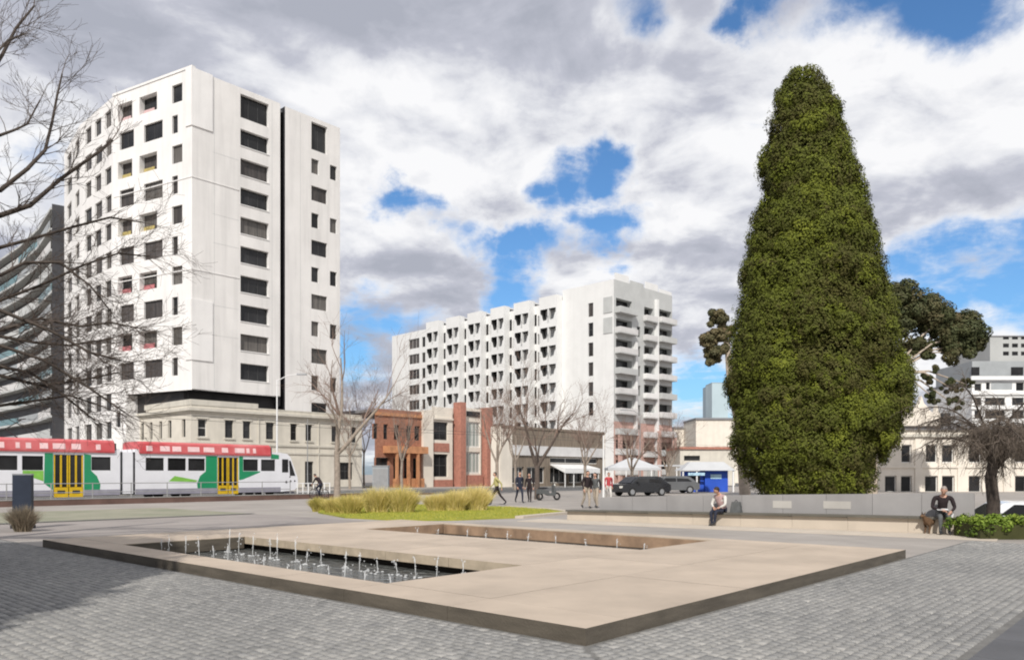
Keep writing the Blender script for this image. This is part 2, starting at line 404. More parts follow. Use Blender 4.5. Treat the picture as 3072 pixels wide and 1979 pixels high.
def water_mat():
    m = mat('water', (.10, .105, .10), .12, .6, 6, spec=.6)
    nt = m.node_tree; N = nt.nodes; L = nt.links; b = N['Principled BSDF']
    g = N.new('ShaderNodeNewGeometry')
    n = N.new('ShaderNodeTexNoise'); n.inputs['Scale'].default_value = 9; n.inputs['Detail'].default_value = 4; L.new(g.outputs['Position'], n.inputs['Vector'])
    v = N.new('ShaderNodeTexVoronoi'); v.inputs['Scale'].default_value = 5; L.new(g.outputs['Position'], v.inputs['Vector'])
    ad = N.new('ShaderNodeMath'); ad.operation = 'ADD'; L.new(n.outputs[0], ad.inputs[0]); L.new(v.outputs['Distance'], ad.inputs[1])
    bp = N.new('ShaderNodeBump'); bp.inputs['Strength'].default_value = .8; bp.inputs['Distance'].default_value = .06
    L.new(ad.outputs[0], bp.inputs['Height']); L.new(bp.outputs[0], b.inputs['Normal'])
    return m


def jet_mat():
    m = mat('jet', (.85, .86, .86), .25, .1, 20, spec=.5)
    nt = m.node_tree; N = nt.nodes; L = nt.links; b = N['Principled BSDF']; b.inputs['Alpha'].default_value = .42
    return m


M['water'] = water_mat(); M['jet'] = jet_mat()


# ------------------------------------------------------------------ facade kit
def facade(parent, name, A, d, Ln, z0, z1, ops, m, rev=.3, rmat=None, s_start=0.0):
    """wall sheet with real openings and reveals; ops: (s0,s1,za,zb)"""
    n = (d[1], -d[0]); P = lambda s, z, o=0: (A[0]+d[0]*s+n[0]*o, A[1]+d[1]*s+n[1]*o, z)
    xs = sorted({round(x, 4) for o in ops for x in o[:2] if s_start < x < Ln} | {s_start, Ln})
    zs = sorted({round(z, 4) for o in ops for z in o[2:4] if z0 < z < z1} | {z0, z1})
    b = MB()
    for i in range(len(xs)-1):
        run = None
        for j in range(len(zs)-1):
            cx, cz = (xs[i]+xs[i+1])/2, (zs[j]+zs[j+1])/2
            hole = any(o[0] < cx < o[1] and o[2] < cz < o[3] for o in ops)
            if hole:
                if run is not None: b.face([P(xs[i], run), P(xs[i+1], run), P(xs[i+1], zs[j]), P(xs[i], zs[j])]); run = None
            elif run is None: run = zs[j]
        if run is not None: b.face([P(xs[i], run), P(xs[i+1], run), P(xs[i+1], z1), P(xs[i], z1)])
    k = 1 if rmat else 0
    for o in ops:
        s0, s1, a, c = o[:4]; rv = o[4] if len(o) > 4 else rev
        b.face([P(s0, a), P(s0, c), P(s0, c, -rv), P(s0, a, -rv)], k); b.face([P(s1, c), P(s1, a), P(s1, a, -rv), P(s1, c, -rv)], k)
        b.face([P(s0, c), P(s1, c), P(s1, c, -rv), P(s0, c, -rv)], k); b.face([P(s1, a), P(s0, a), P(s0, a, -rv), P(s1, a, -rv)], k)
    return b.build(name, [m, rmat] if rmat else m, parent)


WCACHE = {}


def window(parent, A, d, s0, s1, z0, z1, inset=.3, nx=1, nz=1, glass='glass', frame='frame', fw=.06, name='window', pane_name='pane'):
    w, h = round(s1-s0, 2), round(z1-z0, 2); n = (d[1], -d[0])
    key = (w, h, nx, nz, glass, frame, fw)
    if key not in WCACHE:
        b = MB(); e = .004
        b.box(e, fw, .0, .07, e, h-e); b.box(w-fw, w-e, .0, .07, e, h-e); b.box(fw, w-fw, .0, .07, e, fw); b.box(fw, w-fw, 0, .07, h-fw, h-e)
        for i in range(1, nx): x = w*i/nx; b.box(x-fw*.4, x+fw*.4, .005, .065, fw, h-fw)
        for i in range(1, nz): z = h*i/nz; b.box(fw, w-fw, .01, .06, z-fw*.4, z+fw*.4)
        g = MB().box(fw*.6, w-fw*.6, .03, .05, fw*.6, h-fw*.6)
        WCACHE[key] = (b.mesh('window', M[frame]), g.mesh('pane', M[glass]))
    fm, gm = WCACHE[key]; o = ORG[parent]
    p = (A[0]+d[0]*s0-n[0]*inset-o.x, A[1]+d[1]*s0-n[1]*inset-o.y, z0-o.z)
    f = link(name, fm, parent, p, math.atan2(d[1], d[0]))
    link(pane_name, gm, f, (0, 0, 0))
    return f


def plate(parent, name, A, d, s0, s1, o0, o1, z0, z1, m):
    return MB().obox(A, d, s0, s1, o0, o1, z0, z1).build(name, M[m] if isinstance(m, str) else m, parent)


# ------------------------------------------------------------------ ground
def rect_sheet(name, u0, u1, v0, v1, z, m, kind='structure', hole_list=()):
    us = sorted({u0, u1, *[q for h in hole_list for q in h[:2] if u0 < q < u1]}); vs = sorted({v0, v1, *[q for h in hole_list for q in h[2:] if v0 < q < v1]})
    b = MB()
    for i in range(len(us)-1):
        for j in range(len(vs)-1):
            cu, cv = (us[i]+us[i+1])/2, (vs[j]+vs[j+1])/2
            if any(h[0] < cu < h[1] and h[2] < cv < h[3] for h in hole_list): continue
            b.face([uv(us[i], vs[j], z), uv(us[i], vs[j+1], z), uv(us[i+1], vs[j+1], z), uv(us[i+1], vs[j], z)])
    o = b.build(name, m); o['kind'] = kind
    return o


PU0, PU1, PV0, PV1, PH = 4.33, 19.13, 5.85, 16.05, .168
POOLS = [(8.08, 16.6, 6.53, 9.25), (8.08, 16.6, 12.65, 15.5)]
SUNK = (-60, 9, 27.5, 37)
holes = [(p[0]-.2, p[1]+.2, p[2]-.2, p[3]+.2) for p in POOLS]+[SUNK]
ground = rect_sheet('ground', -1500, 2500, -1500, 2500, 0, M['paving'], hole_list=holes)
b = MB(); u0, u1, v0, v1 = SUNK
b.face([uv(u0, v0, -.8), uv(u0, v1, -.8), uv(u1, v1, -.8), uv(u1, v0, -.8)])
for (a, c) in (((u0, v0), (u0, v1)), ((u1, v1), (u1, v0)), ((u0, v1), (u1, v1)), ((u1, v0), (u0, v0))):
    b.face([uv(*a, -.8), uv(*c, -.8), uv(*c, 0), uv(*a, 0)])
o = b.build('side_road', M['asphalt']); o['kind'] = 'structure'

# tram street beyond the square, with kerbs and painted lines
rect_sheet('road', 46.5, 60, -60, 400, .004, M['asphalt'])
o = MB(); [o.face([uv(a, -60, .008), uv(a, 300, .008), uv(a+.12, 300, .008), uv(a+.12, -60, .008)]) for a in (50.6, 52.1, 54.4, 55.9)]
o = o.build('tram_rails', M['steel']); o['kind'] = 'structure'
o = MB(); [o.face([uv(a, -60, .0085), uv(a, 300, .0085), uv(a+.12, 300, .0085), uv(a+.12, -60, .0085)]) for a in (47.6, 58.4)]
o = o.build('road_line', M['white']); o['kind'] = 'structure'
b = MB(); P0, P1, P2, P3 = uv(46.1, -60), uv(46.1, 42), uv(46.5, 42), uv(46.5, -60)
b.hexa([P3, P2, P1, P0][::-1], [(p[0], p[1], .14) for p in [P3, P2, P1, P0][::-1]]); o = b.build('near_kerb', M['redkerb']); o['kind'] = 'structure'
b = MB(); q = [uv(60, -60), uv(60, 300), uv(60.4, 300), uv(60.4, -60)]
b.hexa(q[::-1], [(p[0], p[1], .14) for p in q[::-1]]); o = b.build('far_kerb', M['kerb']); o['kind'] = 'structure'
# tram stop strip with its red-brown edging
b = MB(); q = [uv(44.2, -60), uv(44.2, 38), uv(46.1, 38), uv(46.1, -60)]
b.hexa(q[::-1], [(p[0], p[1], .10) for p in q[::-1]]); o = b.build('tram_stop_pavement', M['path']); o['kind'] = 'structure'
b = MB(); q = [uv(43.9, -60), uv(43.9, 38), uv(44.2, 38), uv(44.2, -60)]
b.hexa(q[::-1], [(p[0], p[1], .30) for p in q[::-1]]); o = b.build('tram_stop_edging', M['redkerb']); o['kind'] = 'structure'
b = MB(); q = [uv(43.88, -60), uv(43.88, 38), uv(44.24, 38), uv(44.24, -60)]
b.hexa([(p[0], p[1], .301) for p in q[::-1]], [(p[0], p[1], .34) for p in q[::-1]]); o = b.build('tram_stop_coping', M['kerb']); o['kind'] = 'structure'
# dry turf strip on the left and pinkish footpath
rect_sheet('dry_turf_strip', 29.0, 37.5, -40, 16.5, .006, M['dryturf'])
rect_sheet('turf_edging', 28.7, 29.0, -40, 16.5, .03, M['bluestone'])
rect_sheet('footpath', 21.5, 28.7, -40, 16.5, .004, M['path'])

# lawn, cut to its outline
lp = [(318, 512.5), (345, 517.5), (400, 520.4), (455, 520), (515, 517.6), (567, 512.6), (545, 509.6), (505, 507), (440, 505), (370, 504.5), (325, 506)]
lawn_pts = [gnd(*p) for p in lp]
b = MB(); b.prism([(p.x, p.y) for p in lawn_pts], .001, .05)
lawn = b.build('lawn', M['lawn']); lawn['kind'] = 'structure'
b = MB()
for i in (4, 5, 6):
    p, q = lawn_pts[i], lawn_pts[i+1]; t = (q-p).normalized(); nn = Vector((t.y, -t.x, 0))
    b.hexa([p, p+nn*.35, q+nn*.35, q], [x+Vector((0, 0, .09)) for x in (p, p+nn*.35, q+nn*.35, q)])
o = b.build('lawn_edging', M['riser']); o['kind'] = 'structure'


def in_poly(x, y, pts):
    ins = np.zeros(len(x), dtype=bool); n = len(pts)
    for i in range(n):
        x0, y0, x1, y1 = pts[i].x, pts[i].y, pts[i-1].x, pts[i-1].y
        c = ((y0 > y) != (y1 > y)) & (x < (x1-x0)*(y-y0)/((y1-y0)+1e-12)+x0); ins ^= c
    return ins


def blades(base, h, w, lean, tint, m, name, parent=None, kind=None, bend=.35, segs=2, ang=None):
    """curved grass blades: base (n,3), h, w, lean arrays"""
    n = len(base); ang = rng.uniform(0, 2*np.pi, n) if ang is None else ang; face = rng.uniform(0, 2*np.pi, n)
    ld = np.stack([np.cos(ang), np.sin(ang), np.zeros(n)], 1); wd = np.stack([np.cos(face), np.sin(face), np.zeros(n)], 1)
    ring = []
    for k in range(segs+1):
        t = k/segs; off = ld*(lean*(t**1.7))[:, None]; z = (h*(t-bend*.3*t*t))[:, None]*np.array([[0, 0, 1.0]])
        ww = (w*(1-t)**.8)[:, None]*wd+1e-4*wd
        ring += [base+off+z-ww, base+off+z+ww]
    v = np.stack(ring, 1).reshape(-1, 3); K = 2*(segs+1); f = []
    i0 = np.arange(n)*K
    for k in range(segs): f.append(np.stack([i0+2*k, i0+2*k+1, i0+2*k+3, i0+2*k+2], 1))
    f = np.concatenate(f); tt = np.tile(tint, segs)
    og = ORG.get(parent, Vector((0, 0, 0)))
    o = link(name, fast_mesh(name, v-np.array(og), f, [m], tint=tt), parent)
    if kind: o['kind'] = kind
    return o


bx = np.array([(p.x, p.y) for p in lawn_pts]); n = 26000
x = rng.uniform(bx[:, 0].min(), bx[:, 0].max(), n); y = rng.uniform(bx[:, 1].min(), bx[:, 1].max(), n); k = in_poly(x, y, lawn_pts); x, y = x[k], y[k]
o = blades(np.stack([x, y, np.full(len(x), .045)], 1), rng.uniform(.04, .09, len(x)), np.full(len(x), .008), rng.uniform(0, .04, len(x)), rng.uniform(0, 1, len(x))**1.0, M['blade'], 'lawn_grass', kind='stuff')
tag(o, 'short yellow-green mown grass of the lawn behind the fountain', 'grass')

# ------------------------------------------------------------------ sett paving in front of the platform
paving = thing('sett_paving', 'grey stone sett paving laid in rows around the fountain platform', 'paving', (0, 8, 0)); del paving['category']; paving['kind'] = 'structure'
bed = MB()
SB = (-14, 40, -18, 30)
cutv = [PU0, PU1]; 
for (a0, a1, c0, c1) in ((1.55, 30, -18, PV0), (1.55, PU0, PV0, 21.0)):
    bed.face([uv(a0, c0, .004), uv(a0, c1, .004), uv(a1, c1, .004), uv(a1, c0, .004)])
bed.build('bedding', M['bed'], paving)


def project(u, v, z=.02):
    x = D2[0]*u+D1[0]*v; y = D2[1]*u+D1[1]*v; yy = np.maximum(y, .1)
    return CX+FPX*x/yy, HY+FPX*(EYE-z)/yy, y


RW = .105
cu, cv, cl, co = [], [], [], []     # centre u, v, length and orientation (0: row runs along u, 1: along v)
rows = int((PV0+16)/RW)
for k in range(rows):               # rows parallel to the platform's left front edge
    v = PV0-.07-RW*(k+.5); m_ = PV0-v
    start = PU0-m_*1.0              # mitred at the corner
    u = start+rng.uniform(0, .1)
    while u < 29:
        l = rng.uniform(.095, .16); cu.append(u+l/2); cv.append(v); cl.append(l); co.append(0); u += l
rows = int((PU0-1.6)/RW)
for k in range(rows):               # rows parallel to the right front edge
    u = PU0-.07-RW*(k+.5); m_ = PU0-u
    v = PV0-m_+rng.uniform(0, .1)
    while v < 21:
        l = rng.uniform(.095, .16); cu.append(u); cv.append(v+l/2); cl.append(l); co.append(1); v += l
cu, cv, cl, co = map(np.array, (cu, cv, cl, co))
px_, py_, dd = project(cu, cv)
keep = (dd > 5.5) & (px_ > -40) & (px_ < 1064) & (py_ < 700) & (cu > 1.6)
cu, cv, cl, co, dd = cu[keep], cv[keep], cl[keep], co[keep], dd[keep]


def sett_verts(u, v, l, o, z, w=RW, j=.009, tilt=None):
    """8 verts of a sett with chamfered top; arrays -> (n,8,3)"""
    n = len(u); hu = np.where(o == 0, l, w)/2-j/2; hv = np.where(o == 0, w, l)/2-j/2
    c = .009; out = []
    for (zz, ins) in ((0.002, 0), (None, c)):
        for (a, b_) in ((-1, -1), (-1, 1), (1, 1), (1, -1)):
            uu = u+a*(hu-ins); vv = v+b_*(hv-ins)
            h = np.full(n, zz) if zz is not None else z+(0 if tilt is None else tilt[:, 0]*a+tilt[:, 1]*b_)
            out.append(np.stack([D2[0]*uu+D1[0]*vv, D2[1]*uu+D1[1]*vv, h], 1))
    return np.stack(out, 1)


SF = np.array([(4, 5, 6, 7), (0, 1, 5, 4), (1, 2, 6, 5), (2, 3, 7, 6), (3, 0, 4, 7)])
order = np.argsort(dd); near = order[:300]; far = order[300:]
zt = rng.uniform(.016, .022, len(cu)); tl = rng.normal(0, .0011, (len(cu), 2))
patch = .5+.5*np.sin(cu*.9+1.3*np.sin(cv*.7))*np.sin(cv*1.1+.8*np.sin(cu*.5))
tn = np.clip(rng.normal(.45, .15, len(cu))+.38*(patch-.5)+.10*np.sin(cv*50.3*0), 0, 1)
V = sett_verts(cu[far], cv[far], cl[far], co[far], zt[far], tilt=tl[far])
n = len(far); F = (np.arange(n)[:, None, None]*8+SF[None]).reshape(-1, 4)
o = link('setts', fast_mesh('setts', V.reshape(-1, 3)-np.array((0, 8, 0)), F, [M['sett']], tint=np.repeat(tn[far], 5)), paving); o['kind'] = 'stuff'
var = {}
for i in near:
    lq = round(float(cl[i])*60)/60; tq = min(5, int(tn[i]*6)); key = (lq, int(co[i]), tq)
    if key not in var:
        vv = sett_verts(np.zeros(1), np.zeros(1), np.array([lq]), np.array([co[i]]), np.array([.019]))
        var[key] = fast_mesh('sett', vv.reshape(-1, 3), SF, [M['sett']], tint=np.full(5, (tq+.5)/6))
    p = uv(cu[i], cv[i], zt[i]-.019)
    link('sett', var[key], paving, (p[0], p[1]-8, p[2]))

strip = thing('bluestone_band', 'dark smooth bluestone band in the corner beside the setts', 'paving', (4, 6, 0)); del strip['category']; strip['kind'] = 'structure'
MB().face([uv(-6, -6, .003), uv(-6, 24, .003), uv(1.55, 24, .003), uv(1.55, -6, .003)]).build('bedding', M['bed'], strip)
for i in range(3):
    for k in range(18):
        a1 = 1.54-i*.62; a0 = a1-.61; c0 = 2+k*.95+(i % 2)*.4; c1 = c0+.942
        q = [uv(a0, c0), uv(a0, c1), uv(a1, c1), uv(a1, c0)]
        if q[0][1] < 5: continue
        MB().hexa([(p[0], p[1], .004) for p in q[::-1]], [(p[0], p[1], .026) for p in q[::-1]]).build('paver', M['bluestone'], strip)

# ------------------------------------------------------------------ fountain platform
N0 = uv(PU0, PV0)
plat = thing('fountain_platform', 'low beige stone fountain platform with dark sides and two sunken pools', 'fountain', (N0[0], N0[1], 0))
ul = [PU0, 6.2, 8.08, 9.78, 11.49, 13.19, 14.9, 16.6, PU1]; vl = [PV0, 6.53, 9.25, 10.95, 12.65, 15.5, PV1]
for i in range(len(ul)-1):
    for j in range(len(vl)-1):
        a0, a1, c0, c1 = ul[i], ul[i+1], vl[j], vl[j+1]
        if any(p[0] <= a0 and a1 <= p[1] and p[2] <= c0 and c1 <= p[3] for p in POOLS): continue
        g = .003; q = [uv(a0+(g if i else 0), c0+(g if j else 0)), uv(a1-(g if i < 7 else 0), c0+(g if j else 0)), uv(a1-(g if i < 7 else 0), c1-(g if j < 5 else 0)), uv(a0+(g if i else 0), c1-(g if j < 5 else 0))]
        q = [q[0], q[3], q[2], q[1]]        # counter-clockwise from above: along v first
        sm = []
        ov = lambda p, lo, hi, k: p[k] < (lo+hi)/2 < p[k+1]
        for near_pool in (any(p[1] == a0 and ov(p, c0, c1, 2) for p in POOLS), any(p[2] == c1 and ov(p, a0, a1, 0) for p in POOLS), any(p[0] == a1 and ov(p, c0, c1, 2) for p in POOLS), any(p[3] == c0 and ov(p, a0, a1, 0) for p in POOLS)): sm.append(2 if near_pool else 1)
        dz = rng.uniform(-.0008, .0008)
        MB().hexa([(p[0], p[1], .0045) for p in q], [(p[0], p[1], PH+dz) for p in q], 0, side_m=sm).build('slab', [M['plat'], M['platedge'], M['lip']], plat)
WZ = -.12
for (a0, a1, c0, c1) in POOLS:
    e = .19
    q = [uv(a0-e, c0-e, WZ), uv(a0-e, c1+e, WZ), uv(a1+e, c1+e, WZ), uv(a1+e, c0-e, WZ)]
    MB().face(q[::1]).build('water_surface', M['water'], plat)
    b = MB()
    for k in range(4):
        p, r_ = q[k], q[(k+1) % 4]; b.face([p, r_, (r_[0], r_[1], .0), (p[0], p[1], .0)])
    b.build('basin_wall', M['void'], plat)
# dark brown stone lining of the walls that face the water
for pi, (a0, a1, c0, c1) in enumerate(POOLS):
    q = [uv(a1-.012, c0+.02), uv(a1-.012, c1-.02), uv(a1+.0, c1-.02), uv(a1+.0, c0+.02)]
    MB().hexa([(p[0], p[1], -.10) for p in q[::-1]], [(p[0], p[1], PH-.012) for p in q[::-1]]).build('pool_lining', M['platbrown' if pi else 'platedge'], plat)
    if pi == 1:
        q = [uv(a0+.02, c1-.012), uv(a0+.02, c1), uv(a1-.02, c1), uv(a1-.02, c1-.012)]
        MB().hexa([(p[0], p[1], -.11) for p in q[::-1]], [(p[0], p[1], PH-.02) for p in q[::-1]]).build('pool_lining', M['platbrown'], plat)


def jet(u, v, h):
    b = MB(); x, y, _ = uv(u, v); lx, ly = rng.normal(0, .014, 2)
    pts = []; rad = []
    for k in range(7):
        t = k/6; pts.append((x+lx*t*t+rng.normal(0, .0025), y+ly*t*t+rng.normal(0, .0025), WZ+h*t)); rad.append(.006+.007*rng.random()*(t+.3)+(.006 if t > .8 else 0))
    rad[-1] = .004
    b.tube(pts, rad, 6)
    jb = b; b = MB()
    for k in range(9):
        t = rng.random(); r_ = .006+.010*rng.random(); dx, dy = rng.normal(0, .035*(1.5-t), 2)
        b.ball((x+lx+dx, y+ly+dy, WZ+.03+t*h*1.03), r_, n=5, k=4)
    for k in range(5):
        dx, dy = rng.normal(0, .08, 2); b.ball((x+dx, y+dy, WZ+.01), (.03, .03, .014), n=6, k=4)
    jo = jb.build('water_jet', M['jet'], plat, smooth=True)
    dr = b.build('droplets', M['jet'], jo, smooth=True); dr['kind'] = 'stuff'


for i in range(15):
    for vv in (7.1, 8.55):
        u = 8.75+i*.52+rng.normal(0, .05)
        jet(u, vv+rng.normal(0, .05), (.28 if i < 9 else .42)+rng.uniform(-.07, .1))
for i in range(10): jet(8.8+i*.78, 14.0+rng.normal(0, .1), rng.uniform(.22, .34))

# ------------------------------------------------------------------ stone bench wall
W0 = gnd(567, 513.6); W0 = Vector((1.9, 27.3, 0)); W1 = Vector((12.05, 20.35, 0)); wd = (W1-W0); WL = wd.length; wd.normalize(); wn = Vector((wd.y, -wd.x, 0))
bw = thing('stone_bench_wall', 'long grey stone wall with a dark bench ledge facing the fountain', 'bench wall', (W1.x, W1.y, 0))
Aw, dw = (W0.x, W0.y), (wd.x, wd.y)
npan = 8
for k in range(npan):
    s0 = WL*k/npan; s1 = WL*(k+1)/npan
    zs = [.30+.10*min(1, s/WL*1.25) for s in (s0, s1)]
    plate(bw, 'riser', Aw, dw, s0+.003, s1-.003, -.35, -.06, 0, min(zs)-.002, 'riser')
    b = MB(); P = lambda s, o, z: (W0.x+wd.x*s+wn.x*o, W0.y+wd.y*s+wn.y*o, z)
    b.hexa([P(s0+.003, .06, zs[0]), P(s1-.003, .06, zs[1]), P(s1-.003, -.40, zs[1]), P(s0+.003, -.40, zs[0])],
           [P(s0+.003, .06, zs[0]+.06), P(s1-.003, .06, zs[1]+.06), P(s1-.003, -.40, zs[1]+.06), P(s0+.003, -.40, zs[0]+.06)])
    b.build('seat_slab', M['seat'], bw)
nb = 9; sb = 1.1
for k in range(nb):
    s0 = sb+(WL-sb)*k/nb; s1 = sb+(WL-sb)*(k+1)/nb
    zt0, zt1 = [.80+.30*((s-sb)/(WL-sb))**.8 for s in (s0, s1)]
    b = MB(); g = .004
    b.hexa([P(s0+g, -.405, .004), P(s1-g, -.405, .004), P(s1-g, -.62, .004), P(s0+g, -.62, .004)], [P(s0+g, -.405, zt0), P(s1-g, -.405, zt1), P(s1-g, -.62, zt1), P(s0+g, -.62, zt0)])
    b.build('wall_panel', M['wallstone'], bw)
for (pxa, pxb, z0, z1) in ((769, 788, .58, .80), (820, 848, .60, .82)):
    s0, s1 = s_px(Aw, dw, pxa), s_px(Aw, dw, pxb); plate(bw, 'inset_plaque', Aw, dw, s0, s1, -.404, -.396, z0, z1, 'walllight')
plate(bw, 'end_block', Aw, dw, WL+.004, WL+.30, -.62, -.02, 0, .38, 'riser')
# pale apron slabs at the foot of the bench
ap = thing('bench_apron', 'pale beige stone apron along the foot of the bench', 'paving', (W1.x, W1.y-1, 0)); del ap['category']; ap['kind'] = 'structure'
for k in range(9):
    s0 = -1+(WL+1.6)*k/9; s1 = -1+(WL+1.6)*(k+1)/9
    plate(ap, 'slab', Aw, dw, s0+.004, s1-.004, -.055, 1.6, .001, .016, M['riser'])

# ------------------------------------------------------------------ white tower on the left
T0 = np.array((-31.56, 76.8)); nd2 = -D2
tower = thing('white_tower', 'tall white corner apartment tower with dark windows and a black vertical slot', 'building', (T0[0], T0[1], 0))
FZ = 3.03
R = lambda a, c: (s_px(T0, D1, a), s_px(T0, D1, c))
ops = []; wins = []
sA = R(240.5, 268.7)
for i in range(10):
    top = 40.4-FZ*i; h = 1.72
    if i == 0: top = 41.0; h = 2.45
    ops.append((sA[0], sA[1], top-h, top, .4)); wins.append((sA[0], sA[1], top-h, top, 3, 1))
sB, sN1, sN2 = R(311.4, 327.2), R(311.4, 318.8), R(330, 336.8)
for i in range(11):
    top = 36.9-FZ*(i-1)
    if i == 0: ops.append((*sB, 37.9, 41.0, .4)); wins.append((*sB, 37.9, 41.0, 2, 1))
    elif i % 2 == 0: ops.append((*sB, top-1.65, top, .25)); wins.append((*sB, top-1.65, top, 2, 1))
    else:
        for q in (sN1, sN2): ops.append((*q, top-1.65, top, .25)); wins.append((*q, top-1.65, top, 1, 1))
RLEN = R(280, 340)[1]; sl0, sl1 = R(280.2, 285)
slot = (sl0, sl1, 9.0, 40.9, 1.6)
facade(tower, 'wall', T0, D1, sl0, 9.95, 41.6, [o for o in ops if o[1] < sl0], M['twarm'], .4, M['twhite'])
facade(tower, 'wall', T0, D1, RLEN, 7.6, 41.5, [o for o in ops if o[0] > sl1], M['twarm'], .25, M['twhite'], s_start=sl1)
plate(tower, 'dark_slot', T0, D1, sl0, sl1, -1.6, -1.5, 7.6, 40.6, 'dark')
b = MB(); n_ = (D1[1], -D1[0]); P = lambda s, z, o=0: (T0[0]+D1[0]*s+n_[0]*o, T0[1]+D1[1]*s+n_[1]*o, z)
b.face([P(sl0, 9.0), P(sl0, 41.6), P(sl0, 41.6, -1.6), P(sl0, 9.0, -1.6)]); b.face([P(sl1, 41.5), P(sl1, 7.6), P(sl1, 7.6, -1.6), P(sl1, 41.5, -1.6)])
b.build('slot_cheek', M['dark'], tower)
for k, (s0, s1, z0, z1, nx, nz) in enumerate(wins):
    gl = rng.choice(['glass', 'glass', 'glass', 'glass2', 'curtain2'])
    window(tower, T0, D1, s0, s1, z0, z1, .38 if (s1 < sl0 or z1 > 40.9) else .23, nx, nz, gl)
    if s1 < sl0 and k: plate(tower, 'sill', T0, D1, s0-.05, s1+.05, -.05, .06, z0-.09, z0-.01, 'twhite')
LP = [np.array((-31.56, 76.8)), np.array((-42.4, 82.7)), np.array((-49.6, 89.4)), np.array((-56.0, 97.4))]
cols = [[((172.1, 182.3), (172.1, 177.8)), ((139.5, 157), (144, 162.6)), ((118.0, 132.2), (119.8, 133.9))],
        [((105.0, 111.3), (105.5, 111.5)), ((95, 101.2), (95, 102.2)), ((85.5, 91.3), (84.9, 91.7))], [((75.2, 79.3), (75.0, 79.4)), ((67.0, 71.5), (66.8, 72))]]
for fi in range(3):
    A, Bp = LP[fi+1], LP[fi]; d = (Bp-A)/np.linalg.norm(Bp-A); Ln = np.linalg.norm(Bp-A)
    ops = []; wl = []; zlow = 9.95 if fi == 0 else 4.6
    for ci, (odd, even) in enumerate(cols[fi]):
        for i in range(10 if fi == 0 else 12):
            q = odd if i % 2 == 0 else even; s0, s1 = s_px(A, d, q[0]), s_px(A, d, q[1]); top = 40.45-FZ*i
            deep = (i % 2 == 0 and fi == 0 and ci > 0); rv = .62 if deep else .22
            top += .1
            if top-1.8 < zlow: continue
            ops.append((s0, s1, top-1.8, top, rv)); wl.append((s0, s1, top-1.8, top, rv, ci, i))
    facade(tower, 'wall', A, d, Ln, zlow, 41.65, ops, M['twhite'], .25)
    for (s0, s1, z0, z1, rv, ci, i) in wl:
        w = window(tower, A, d, s0, s1, z0, z1, rv-.03, 2 if s1-s0 > 1.6 else 1, 1, rng.choice(['glass', 'glass2', 'glass2', 'curtain2']))
        if rv > .5 and fi == 0 and i in (0, 2, 4, 6, 8):
            cm = {0: 'bpink', 2: 'byel', 4: 'byel', 6: 'bred', 8: 'bred'}[i]
            plate(tower, 'balcony_panel', A, d, s0+.04, s0+(s1-s0)*.62, -.52, -.48, z0+.03, z0+.62, cm)
    if fi:
        facade(tower, 'street_wall', A, d, Ln, 0, 4.58, [(Ln*k/4+.3, Ln*(k+1)/4-.3, .3, 3.6, .5) for k in range(4)], M['wgrey'], .5)
        for k in range(4): window(tower, A, d, Ln*k/4+.3, Ln*(k+1)/4-.3, .3, 3.6, .45, 2, 1, name='shop_window')
        plate(tower, 'awning', A, d, .2, Ln-.2, .002, 1.2, 3.75, 4.0, 'wgrey')
A, d = LP[1], (LP[0]-LP[1])/np.linalg.norm(LP[0]-LP[1]); sE = s_px(A, d, 126)
facade(tower, 'street_wall', A, d, sE, 0, 9.94, [(.5, 1.3, 6.6, 8.2, .2), (.5, 1.3, 2.2, 4.0, .2)], M['twhite'], .2)
for z0, z1 in ((6.6, 8.2), (2.2, 4.0)): window(tower, A, d, .5, 1.3, z0, z1, .17)
q = A+d*sE; MB().face([(*q, 0), (*(q+D1*5), 0), (*(q+D1*5), 9.9), (*q, 9.9)]).build('return_wall', M['twhite'], tower)
# proud corner panels and fine ledges at the panel joints
b = MB()
A, d = LP[1], (LP[0]-LP[1])/np.linalg.norm(LP[0]-LP[1]); Ln = np.linalg.norm(LP[0]-LP[1])
for (z0, z1) in ((36.0, 41.7), (12.9, 18.9)):
    plate(tower, 'corner_panel', A, d, Ln-.85, Ln+.0, .003, .10, z0, z1, 'twhite'); plate(tower, 'corner_panel', T0, D1, -.08, 2.1, .003, .10, z0, z1, 'twhite')
for z in (30.9, 21.8):
    plate(tower, 'joint_ledge', T0, D1, -.05, sA[0]-.15, .003, .05, z, z+.09, 'twarm'); plate(tower, 'joint_ledge', A, d, .2, Ln, .003, .05, z, z+.09, 'twhite')
for z in (27.8, 24.9, 18.6, 34.0, 15.6): plate(tower, 'panel_joint', T0, D1, 2.15, sA[0]-.2, .002, .008, z, z+.03, 'wgrey')
for s_ in (2.3, sl0-1.0, sl1+1.9): plate(tower, 'panel_joint', T0, D1, s_, s_+.03, .002, .008, 10.2, 41.3, 'wgrey')
plate(tower, 'parapet_cap', A, d, 0, Ln+.1, -.35, .08, 41.66, 41.9, 'twhite')
E0 = T0+D1*RLEN; poly = [LP[3]+D1*.6+D2*.2, LP[2]+D1*.7, LP[1]+D1*.7, LP[0]+D1*.7+D2*.6, E0-D1*.3+D2*.6, E0+D2*21.5-D1*.3, LP[3]+D2*3.5+D1*6]
MB().prism([(p[0], p[1]) for p in poly], 40.95, 41.2).build('roof', M['roofgrey'], tower)
b = MB()
for p, q in ((E0, E0+D2*22), (E0+D2*22, LP[3]+D2*4+D1*6), (LP[3]+D2*4+D1*6, LP[3])):
    b.face([(p[0], p[1], 0), (q[0], q[1], 0), (q[0], q[1], 41.5), (p[0], p[1], 41.5)])
b.build('rear_wall', M['twarm'], tower)
